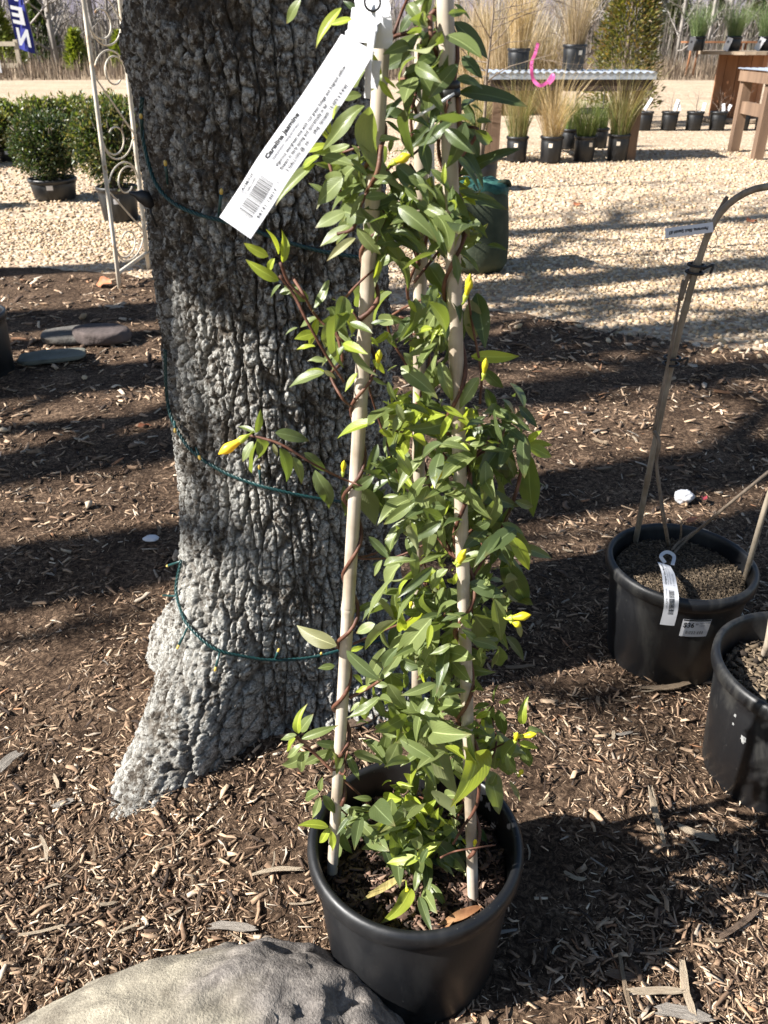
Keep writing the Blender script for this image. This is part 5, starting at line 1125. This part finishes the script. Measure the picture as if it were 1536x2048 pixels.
tb = thing('sales_table', 'long table with corrugated tin top behind the row of potted grasses', 'table', ((TX0 + TX1) / 2, TY, 0)); hw = (TX1 - TX0) / 2
tin_sheet(tb, -hw, hw, -.36, .36, TZ)
mb = MB(); mb.box((0, -.345, TZ - .035), (2 * hw - .02, .012, .055)); mb.build('tin_edge', MT['tin'], tb, False, False)
for y in (-.31, .31):
    mb = MB(); mb.box((0, y, TZ - .115), (2 * hw - .06, .04, .10)); mb.build('apron', MT['darkwood'], tb, False, False)
for x in (-hw + .12, hw - .14):
    for y in (-.27, .27): mb = MB(); mb.box((x, y, TZ / 2 - .06), (.09, .045, TZ - .12)); mb.build('leg', MT['tablewood'], tb, False, False)
mb = MB(); mb.box((hw - .14, 0, .25), (.04, .5, .09)); mb.build('stretcher', MT['tablewood'], tb, False, False)
RT = at(1520, 318); rt = thing('wooden_table', 'brown timber table with tin top at the right edge', 'table', (RT[0] + .45, RT[1] + .30, 0))
tin_sheet(rt, -.60, 1.4, -.42, .42, .84); mb = MB(); mb.box((.40, -.40, .77), (1.96, .045, .10)); mb.build('apron', MT['tablewood'], rt, False, False); mb = MB(); mb.box((-.56, 0, .77), (.045, .78, .10)); mb.build('apron', MT['tablewood'], rt, False, False)
for x in (-.50, 1.2):
    for y in (-.33, .36): mb = MB(); mb.box((x, y, .39), (.10, .10, .78)); mb.build('leg', MT['tablewood'], rt, False, False)
mb = MB(); mb.box((-.50, .015, .46), (.05, .60, .12)); mb.build('stretcher', MT['tablewood'], rt, False, False)
# ------------------------------------------------------------------ potted grasses in front of the table
GR1 = [(.30, .24, .11), (.38, .30, .16), (.24, .21, .09), (.17, .18, .06), (.42, .34, .20)]; GRG = [(.10, .15, .04), (.15, .19, .05), (.20, .21, .07), (.08, .11, .03)]; GTAN = [(.46, .35, .20), (.40, .29, .16), (.34, .25, .13), (.52, .42, .27)]
def grass_pot(name, label, px, py, pr, ph, gh, cols, group, seed, n=360, spread=.6, tags=True, cat='potted grass', Yadd=0.0, z0=None, lower=None, at_loc=None):
    c = at(px, py) if at_loc is None else at_loc; z = gz(c[0], c[1]) if z0 is None else z0
    o = thing(name, label, cat, (c[0], c[1] + (pr if z0 is None else 0), z), group); pot_parts(o, pr, ph, pr * .84, MT['pot'], 32)
    mb = MB(); mb.lathe([(.001, ph - .02), (pr - .02, ph - .025)], 24); mb.build('soil', MT['potsoil'], o, True, False)
    V, F, cc = blades(n, (0, 0, ph - .03), pr * .75, gh, spread, .0034, cols, seed, .25); a = link('blades', me_np('blades', V, F, MT['grass'], False, cc), o, False); a['kind'] = 'stuff'
    if lower: V, F, cc = blades(n // 2, (0, 0, ph - .03), pr * .8, gh * .55, .5, .006, lower, seed + 3, .3); a = link('base_blades', me_np('base_blades', V, F, MT['grass'], False, cc), o, False); a['kind'] = 'stuff'
    if tags:
        sticker(o, pr, pr * .84, ph, R(random.choice((255, 292, 300))), ph * .60, MT['tan_st'], .35, .04)
    return o
MT['tan_st'] = pm('tan_sticker', [(.3, (.66, .58, .46)), (.7, (.74, .66, .55))], 60, .6, .3, 0)
GG = 'potted grasses standing in front of the tin topped table'
grass_pot('potted_grass', 'potted grass half hidden behind the vine, left end of the grass row', 950, 322, .125, .24, .62, GR1, GG, 1, lower=GRG)
grass_pot('potted_grass', 'upright gold and green grass in a black pot, first clear of the vine', 1035, 326, .118, .25, .72, GR1, GG, 2, lower=GRG)
grass_pot('potted_grass', 'arching tan grass in a black pot, second clear of the vine', 1104, 328, .122, .26, .78, GTAN, GG, 3, 420, 1.0)
grass_pot('potted_grass', 'short green grass in a black pot, third clear of the vine', 1171, 325, .118, .25, .48, GRG, GG, 4, 340, .7, lower=GRG)
grass_pot('potted_grass', 'tall olive grass in a black pot at the right end of the row', 1238, 324, .118, .26, .80, GR1, GG, 5, 420, .7, lower=GRG)
grass_pot('potted_grass', 'dark potted grass behind the gap between the third and last pots', 1200, 298, .11, .22, .40, GRG, GG, 6, 300, .4, False)
grass_pot('potted_grass', 'dark potted grass behind the gap between the second and third pots', 1140, 300, .11, .22, .45, GRG, GG, 7, 300, .4, False)
# pots standing on the table
tc = lambda px, dy: (float(atY(px, 140, TY + dy)[0]), TY + dy)
grass_pot('potted_grass', 'black pot of tan twiggy grass on the tin table, right of the pink ribbon', 0, 0, .125, .235, .75, [(.33, .25, .16), (.25, .19, .12), (.42, .33, .22)], None, 31, 420, .6, z0=TZ + .009, at_loc=tc(1145, .0))
grass_pot('potted_grass', 'black pot of tall tan grass on the tin table, left of the pink ribbon', 0, 0, .12, .20, .9, GTAN, None, 32, 420, .4, False, z0=TZ + .009, at_loc=tc(1035, .02))
# wire plant stand under the table
ws = at(1185, 300); wst = thing('wire_stand', 'thin dark wire stand under the tin topped table', 'stand', (ws[0], ws[1] + .25, 0))
for x in (-.2, .12): mb = MB(); mb.tube([(x, 0, 0), (x, 0, .66)], .007, 6); mb.build('upright', MT['tie'], wst, True, False)
for z in (.36, .42, .60): mb = MB(); mb.tube([(-.34, 0, z), (.34, 0, z)], .006, 6); mb.build('rail', MT['tie'], wst, True, False)
# pink ribbon hanging on the front
MT['pink'] = pm('pink_ribbon', [(.3, (.38, .05, .17)), (.7, (.52, .10, .27))], 20, .45, .4, .1, .002)
BY = 7.55
P = [atY(1076, 86, BY - .05), atY(1070, 108, BY - .06), atY(1064, 122, BY - .04), atY(1063, 140, BY - .06), atY(1067, 160, BY - .05), atY(1080, 171, BY - .07), atY(1094, 165, BY - .05), atY(1105, 150, BY - .07), atY(1106, 158, BY - .09), atY(1097, 168, BY - .08)]
pk = thing('pink_ribbon', 'bright pink ribbon hanging from a bare branch in front of the tin table', 'ribbon', P[0])
rb = Ribbon(P, .026, np.array([np.array([-.3 + .1 * math.sin(k), -1, .25]) for k in range(len(cr(P, 6)))]), 6); rb.strip('ribbon_strip', MT['pink'], pk)
# bare sapling in front of the table
def bare(o, name_t, name_b, base, h, r0, seed, nb=14, reach=.5, droop=0.0, mat=None, levels=2, tips=3, lo=.25, sides=6, world=False, rtip=.15):
    rg = random.Random(seed); mb = MB(); pts = [np.array(base, float)]; k = 7
    for i in range(1, k + 1): pts.append(np.array(base) + np.array([rg.gauss(0, .02 * h) * i / k, rg.gauss(0, .02 * h) * i / k, h * i / k]))
    rad = [r0 * (1 - (1 - rtip) * i / k) for i in range(k + 1)]; mb.tube(pts, rad, sides + 2); mb.build(name_t, mat or MT['twig'], o, True, world)
    mb = MB()
    def grow(p, d, L, r, lv):
        m_ = 4; q = [p]
        for i in range(m_): d = d + np.array([rg.gauss(0, .16), rg.gauss(0, .16), rg.gauss(.03, .12) - droop]); d /= np.linalg.norm(d); q.append(q[-1] + d * L / m_)
        mb.tube(q, [r * (1 - .75 * i / m_) for i in range(m_ + 1)], sides if lv else 3, False)
        if lv > 0:
            for _ in range(tips):
                j = rg.randint(1, m_); a = d + np.array([rg.gauss(0, .6), rg.gauss(0, .6), rg.gauss(.1, .4)]); grow(q[j], a / np.linalg.norm(a), L * rg.uniform(.4, .7), r * .5, lv - 1)
    for b_ in range(nb):
        t = lo + (1 - lo) * (b_ + rg.random()) / nb; i = min(k - 1, int(t * k)); p = pts[i] + (pts[i + 1] - pts[i]) * (t * k - i); a = rg.uniform(0, 6.283); el = rg.uniform(.1, .9)
        grow(p, np.array([math.cos(a) * math.cos(el), math.sin(a) * math.cos(el), math.sin(el)]), reach * h * rg.uniform(.5, 1) * (1.1 - .6 * t), r0 * (1 - .7 * t) * .5, levels)
    mb.build(name_b, mat or MT['twig'], o, True, world)
sb = at(955, 372); sap = thing('bare_sapling', 'bare grey branched sapling with drooping twigs behind the vine', 'sapling', (sb[0], BY, 0))
pot_parts(sap, .15, .26, .125, MT['pot'], 32)
bare(sap, 'trunk', 'branches', (0, 0, .2), 1.55, .018, 5, 20, .50, .05, MT['cane_bark'], 2, 3, .35, 5)
# ------------------------------------------------------------------ small pots in the second row
SPn = ['leftmost', 'second from left', 'third from left', 'fourth from left', 'behind the wooden table leg', 'beside the right edge']
for i, px in enumerate((1290, 1341, 1391, 1438, 1486, 1531)):
    c = at(px, 262); o = thing('small_potted_shrub', 'small black pot of bare twigs, ' + SPn[i] + ' in the back row', 'potted shrub', (c[0], c[1] + .12, 0), 'small twiggy pots in the back row')
    pot_parts(o, .122, .24, .102, MT['pot'], 30); mb = MB(); mb.lathe([(.001, .215), (.105, .21)], 24); mb.build('soil', MT['potsoil'], o, True, False)
    bare(o, 'stem', 'twigs', (0, 0, .2), .28, .006, 60 + i, 10, 1.0, 0, MT['twig'], 1, 3, .05, 4)
    for dx, ln, tl in [[(-.02, .17, .5)], [(.03, .14, .2), (.09, .13, -.3)], [(.07, .10, .1)], [(.03, .09, -.2), (.08, .08, .4)], [(.10, .10, .0)], [(.0, .13, .2)]][i]:
        mb = MB(); mb.box((dx + tl * .05, -.07, .25 + ln / 2), (.042, .003, ln), M=Matrix.Rotation(-.6, 3, 'Z') @ Matrix.Rotation(tl, 3, 'Y')); mb.build('white_tag', MT['white'], o, False, False)
# ------------------------------------------------------------------ cable spool table with green grasses
MT['spool'] = pm('spool_wood', [(.3, (.17, .075, .035)), (.6, (.29, .135, .065)), (.8, (.36, .19, .10))], 5, .8, .2, .5, .004, 30, (1, 1, .12)); MT['spooltop'] = pm('spool_top_wood', [(.3, (.20, .15, .105)), (.7, (.36, .28, .20))], 6, .85, .2, .5, .004)
sp_ = at(1452, 246); SPY = sp_[1] + .45; spc = (float(atY(1462, 246, SPY)[0]), SPY)
spo = thing('cable_spool', 'large wooden cable spool used as a table for green grasses at the right', 'spool table', (*spc, 0)); sz_ = .93
for z in (.035, sz_):
    for k in range(9):
        x0 = -.66 + k * 1.32 / 9; x1 = x0 + 1.32 / 9 - .006; V = []
        ys = lambda x: math.sqrt(max(.004, .67 ** 2 - x * x)); mb = MB(); P = []
        for zz_ in (z - .022, z + .022): P += [(x0, -ys(x0), zz_), (x1, -ys(x1), zz_), (x1, ys(x1), zz_), (x0, ys(x0), zz_)]
        mb.add(P, [(3, 2, 1, 0), (4, 5, 6, 7), (0, 1, 5, 4), (1, 2, 6, 5), (2, 3, 7, 6), (3, 0, 4, 7)]); mb.build('plank', MT['spooltop'], spo, False, False)
for k in range(12):
    a0_, a1_ = 2 * math.pi * k / 12 + .012, 2 * math.pi * (k + 1) / 12 - .012; P = []
    for zz_ in (.06, sz_ - .025):
        for r in (.33, .36): P += [(r * math.cos(a0_), r * math.sin(a0_), zz_), (r * math.cos(a1_), r * math.sin(a1_), zz_)]
    mb = MB(); mb.add(P, [(0, 1, 5, 4), (2, 6, 7, 3), (0, 4, 6, 2), (1, 3, 7, 5), (4, 5, 7, 6), (0, 2, 3, 1)]); mb.build('stave', MT['spool'], spo, False, False)
GGR = [(.12, .18, .07), (.16, .22, .09), (.21, .25, .12), (.09, .13, .05)]
for i, (px, lb) in enumerate([(1392, 'leftmost green grass pot on the cable spool with a large white tag'), (1464, 'middle green grass pot on the cable spool with tilted white tag'), (1527, 'rightmost green grass pot on the cable spool at the picture edge')]):
    dy = -.30 if i == 1 else -.12; p_ = atY(px, 100, SPY + dy); o = grass_pot('green_grass_pot', lb, 0, 0, .118, .19, .55, GGR, 'green grasses on the cable spool', 40 + i, 520, .85, False, z0=sz_ + .022, at_loc=(float(p_[0]), SPY + dy))
    mb = MB(); mb.box((-.135, -.155, .092), (.085, .004, .17), M=Matrix.Rotation(-.7, 3, 'Z') @ Matrix.Rotation(.15 * (i + 1), 3, 'Y')); mb.build('white_tag', MT['white'], o, False, False)
    mb = MB(); mb.box((-.137, -.1575, .12), (.028, .003, .03), M=Matrix.Rotation(-.7, 3, 'Z') @ Matrix.Rotation(.15 * (i + 1), 3, 'Y')); mb.build('tag_picture', MT['greyink'], o, False, False)
# timber frame behind the spool
fr = at(1371, 152); tf = thing('red_trestle', 'thin red brown trestle legs behind the cable spool', 'trestle', (fr[0], fr[1], 0)); 
for x, y in ((0, 0), (.36, .4), (1.6, 0), (1.9, .4)): mb = MB(); mb.tube([(x, y, 0), (x + .05, y, .95)], .035, 8); mb.build('leg', MT['spool'], tf, True, False)
mb = MB(); mb.box((.98, .2, .97), (2.3, .6, .05)); mb.build('board', MT['spool'], tf, False, False)
# ------------------------------------------------------------------ conifer and tall tan grasses behind the table
def conifer(o, h, r, n, cols, seed, size):
    g = np.random.default_rng(seed); mb = MB(); mb.tube([(0, 0, 0), (0, 0, h * .95)], [.05, .01], 6); mb.build('trunk', MT['twig'], o, True, False)
    t = g.random(n) ** .8; a = g.uniform(0, 6.283, n); rr_ = r * (1 - t) ** .75 * (.45 + .55 * g.random(n)) * (.75 + .5 * vnoise(a * 2.2, t * 9, seed)); P = np.stack([rr_ * np.cos(a), rr_ * np.sin(a), .08 * h + t * h * .92], 1)
    d = np.stack([np.cos(a), np.sin(a), g.normal(.5, .5, n)], 1); d /= np.linalg.norm(d, axis=1)[:, None]; s = np.cross(d, g.normal(0, 1, (n, 3))); s /= np.linalg.norm(s, axis=1)[:, None]; L = size * g.uniform(.6, 1.4, n)[:, None]
    V = np.stack([P - d * L * .3, P + s * L * .22, P + d * L, P - s * L * .22], 1); F = np.array([(0, 1, 2), (0, 2, 3)])[None] + (np.arange(n) * 4)[:, None, None]; c = np.asarray(cols)[g.integers(0, len(cols), n)] * g.uniform(.6, 1.3, (n, 1))
    q = link('crown', me_np('crown', V.reshape(-1, 3), F.reshape(-1, 3), MT['foliage'], False, np.repeat(c, 4, 0)), o, False); q['kind'] = 'stuff'
c = atY(1250, 140, 13.5); o = thing('conifer', 'bushy yellow green conifer behind the right end of the tin table', 'tree', (c[0], 13.5, 0)); conifer(o, 2.8, .60, 14000, [(.10, .10, .024), (.15, .14, .03), (.20, .17, .05), (.21, .13, .05), (.05, .06, .018), (.04, .045, .016)], 4, .052)
for i, (px, Y_, h, br, lb) in enumerate([(965, 16.5, 1.5, .35, 'tall tan grass clump behind the vine, leftmost of four'), (1010, 15.5, 1.9, .4, 'tallest pale tan grass clump behind the tin table'), (1075, 16.0, 1.5, .4, 'wide golden grass clump behind the left pot on the tin table'), (925, 17.0, 2.0, .35, 'tan grass clump glimpsed between the vine leaves')]):
    c = atY(px, 130, Y_); o = thing('tall_grass', lb, 'ornamental grass', (c[0], Y_, 0), 'tall tan grass clumps behind the table'); V, F, cc = blades(900, (0, 0, 0), br, h, .35, .010, [(.38, .29, .18), (.32, .24, .14), (.27, .20, .12), (.43, .35, .24)], 80 + i, .2); q = link('blades', me_np('blades', V, F, MT['grass'], False, cc), o, False); q['kind'] = 'stuff'
c = atY(1160, 140, 14.5); o = thing('bare_shrub', 'tan twiggy bare shrub behind the pot on the tin table', 'shrub', (c[0], 14.5, 0)); bare(o, 'trunk', 'branches', (0, 0, 0), 2.4, .03, 77, 26, .35, 0, MT['twig'], 2, 4, .1, 4)
# ------------------------------------------------------------------ far wood
MT['farbark'] = pm('far_tree_bark', [(.3, (.20, .18, .16)), (.6, (.33, .30, .27)), (.8, (.46, .43, .40))], 2.0, .9, .1, 0)
fprot = []
for i in range(6):
    o = thing('bare_tree', 'slender bare grey tree in the far wood', 'tree', (0, 0, 0), 'bare trees of the far wood'); bare(o, 'trunk', 'branches', (0, 0, 0), random.uniform(9, 13), random.uniform(.07, .13), 100 + i, 26, .28, -.02, MT['farbark'], 1, 4, .06, 4, False, .3); fprot.append(o)
rg = random.Random(5); spots = []
for i in range(150):
    px = rg.choice((rg.uniform(-180, 300), rg.uniform(900, 1720), rg.uniform(1120, 1600), rg.uniform(300, 900))); Y_ = rg.uniform(36, 62) if px < 700 else rg.uniform(40, 75); spots.append((px, Y_))
for i, (px, Y_) in enumerate(spots):
    c = atY(px, 100, Y_); o = fprot[i] if i < 6 else copy_tree(fprot[i % 6]); o.location = (c[0], Y_, -.06); o.rotation_euler = (rg.gauss(0, .04), rg.gauss(0, .05), rg.uniform(0, 6.28)); s = rg.uniform(.8, 1.25); o.scale = (s * .9, s * .9, s)
# undergrowth that reads as one mass
def mass(name, n, xr, yr, h, w_, cols, seed, label, spread=.25):
    g = np.random.default_rng(seed); B = np.stack([g.uniform(*xr, n), g.uniform(*yr, n), np.full(n, -.06)], 1); H = h * g.uniform(.25, 1.1, n) * (.35 + 1.0 * fbm(B[:, 0] * .55, B[:, 1] * .4, 3, seed)); a = g.uniform(0, 6.283, n); of = np.stack([np.cos(a), np.sin(a), 0 * a], 1) * (spread * H * g.random(n))[:, None]
    s = np.stack([np.cos(a + 1), np.sin(a + 1), 0 * a], 1) * (w_ * g.uniform(.5, 1.4, n))[:, None]; s[:, 1] *= .3; up = np.array([0, 0, 1.0])
    V = np.stack([B - s, B + s, B + of * .4 + up * (H * .55)[:, None] - s * .6, B + of * .4 + up * (H * .55)[:, None] + s * .6, B + of + up * H[:, None]], 1)
    F = np.array([(0, 1, 3), (0, 3, 2), (2, 3, 4)])[None] + (np.arange(n) * 5)[:, None, None]; c = np.asarray(cols)[g.integers(0, len(cols), n)] * g.uniform(.65, 1.3, (n, 1))
    tag(link(name, me_np(name, V.reshape(-1, 3), F.reshape(-1, 3), MT['twigc'], False, np.repeat(c, 5, 0))), label, name.replace('_', ' '), kind='stuff')
mass('dry_meadow', 17000, (-24, 34), (29.0, 37), .75, .018, [(.19, .14, .10), (.24, .185, .13), (.14, .105, .078), (.29, .225, .16)], 3, 'dry tan grass and brambles along the edge of the wood', .5)
mass('wood_undergrowth', 22000, (-30, 42), (38, 66), 3.4, .026, [(.24, .20, .165), (.15, .13, .11), (.31, .27, .23), (.18, .165, .12)], 6, 'tangle of bare saplings and brush in the far wood', .3)
mass('deep_wood', 9000, (-60, 80), (68, 110), 4.6, .06, [(.20, .17, .155), (.15, .13, .12), (.28, .245, .225)], 9, 'distant wall of bare woodland', .15)
YG = [(.13, .16, .03), (.19, .21, .04), (.24, .25, .06), (.08, .10, .02)]
for i, (px, Y_, h, r, lb) in enumerate([(157, 33.5, 1.35, .45, 'small bright yellow green pine at the wood edge right of the flag'), (5, 34, 2.4, .9, 'yellow green pine at the far left behind the rail fence'), (88, 38, 2.6, .9, 'dull green pine in the wood right of the blue flag'), (245, 36, 1.3, .5, 'small pine seen through the arbor beside the trunk')]):
    c = atY(px, 130, Y_); o = thing('pine_tree', lb, 'tree', (c[0], Y_, -.05), 'young pines at the wood edge'); conifer(o, h, r, 1500, YG if i != 2 else [(.05, .07, .03), (.08, .10, .045)], 50 + i, .2)
for i, (px, Y_, h, r) in enumerate([(1345, 48, 3.2, 1.2), (1300, 55, 3.6, 1.4), (1420, 52, 3.0, 1.2), (1500, 50, 3.4, 1.3), (1190, 50, 3.2, 1.2)]):
    c = atY(px, 100, Y_); o = thing('cedar_tree', 'dull dark green cedar among the far bare trees, %s of five' % ('third from right', 'fourth from right', 'second from right', 'rightmost', 'leftmost')[i], 'tree', (c[0], Y_, -.05), 'cedars in the far wood'); conifer(o, h, r, 1500, [(.06, .07, .04), (.09, .10, .055), (.11, .11, .07)], 70 + i, .28)
# ------------------------------------------------------------------ flag and fence at the far left
MT['flag'] = pm('blue_flag', [(.3, (.025, .03, .19)), (.7, (.04, .05, .27))], 3, .7, .2, .2, .01)
fb = at(85, 148); FY = fb[1]
def fp(px, py): return atY(px, py, FY)
fl = thing('feather_flag', 'blue feather banner with white letters leaning on a pole at the wood edge', 'flag', fb)
mb = MB(); top = fp(44, -150); mb.tube([fb, fp(74, 108), fp(48, 0), fp(40, -60), top], [.028, .024, .02, .016, .012], 8); mb.build('pole', MT['farbark'], fl)
mb = MB(); rows = []; 
for j in range(15):
    t = j / 14; y = -150 + 246 * t; l = fp(18 + 17 * ((y + 0) / 95) if y > 0 else 18 + y * .18, y); r = fp(48 + 26 * (y / 108) if y > 0 else 48 + y * .18, y + (12 if j == 14 else 0)); row = []
    for k in range(6):
        q = l + (r - l) * k / 5; q = q + np.array([0, -.06 + .05 * math.sin(k * 1.4 + j * .5), 0]); row.append(q)
    rows.append(row)
V = [q for r in rows for q in r] + [q + np.array([0, .012, 0]) for r in rows for q in r]; Fs = []
for j in range(14):
    for k in range(5): a = j * 6 + k; Fs += [(a, a + 1, a + 7, a + 6), (90 + a + 6, 90 + a + 7, 90 + a + 1, 90 + a)]
link('flag_cloth', me_py('flag_cloth', V, Fs, MT['flag'], True), fl)
for ch, (cx_, cy_) in (('P', (24, -18)), ('E', (38, 30)), ('N', (50, 74))):
    Vt, Ft = text_mesh(ch, 1.0, .035); x0 = min(p[0] for p in Vt); x1 = max(p[0] for p in Vt); y1_ = max(p[1] for p in Vt); W = []
    for p in Vt:
        u = (p[0] - x0) / (x1 - x0) - .5; v_ = p[1] / y1_ - .5; W.append(fp(cx_ - u * 24 + v_ * -7 , cy_ - v_ * 34 - u * 5) + np.array([0, -.135, 0]))
    link('flag_letter', me_py('flag_letter', W, [f[::-1] for f in Ft], MT['white'], False), fl)
fn = at(-30, 150); MT['fencewood'] = pm('weathered_fence', [(.3, (.36, .30, .22)), (.7, (.52, .45, .34))], 4, .85, .2, .4, .004)
fe = thing('rail_fence', 'short pale timber rail fence at the far left edge', 'fence', (fn[0], 31.0, 0)); L_ = float(atY(42, 140, 31.0)[0] - fn[0])
for x in (-2.2, -1.0, L_): mb = MB(); mb.box((x, 0, .52), (.13, .11, 1.05)); mb.build('post', MT['fencewood'], fe, False, False)
for z in (.92, .30): mb = MB(); mb.box(((L_ - 2.2) / 2, -.07, z), (L_ + 2.2, .04, .13)); mb.build('rail', MT['fencewood'], fe, False, False)
c = atY(-4, 128, 30.4); o = thing('white_sign', 'white board sign cut off by the left picture edge', 'sign', (c[0], 30.4, 0)); mb = MB(); mb.box((-.2, 0, .48), (.55, .03, .75)); mb.build('board', MT['white'], o, False, False); mb = MB(); mb.box((-.2, .04, .45), (.05, .05, .9)); mb.build('post', MT['fencewood'], o, False, False)
# ------------------------------------------------------------------ bare trees standing outside the left edge; their shadows cross the bed and the yard
for i, (n_, wd, X_, h) in enumerate([(1.90, .42, -5.6, 9.5), (2.47, .36, -6.6, 9), (2.86, .12, -4.9, 8), (3.27, .40, -5.2, 8.5), (3.68, .14, -4.6, 7.5), (4.07, .42, -6.2, 10), (5.22, .32, -6.8, 10.5)]):
    Y_ = (n_ + math.sin(SUN_AZ) * X_) / math.cos(SUN_AZ)
    o = thing('shade_tree', 'bare tree outside the left edge, %s of seven whose shadows cross the ground' % ('nearest', 'second', 'third', 'fourth', 'fifth', 'sixth', 'farthest')[i], 'tree', (X_, Y_, -.06), 'bare trees left of the picture')
    bare(o, 'trunk', 'branches', (0, 0, 0), h, wd * .5, 200 + i, 15, .20, -.03, MT['bark_plain'], 2, 3, .38, 4, False, .45)
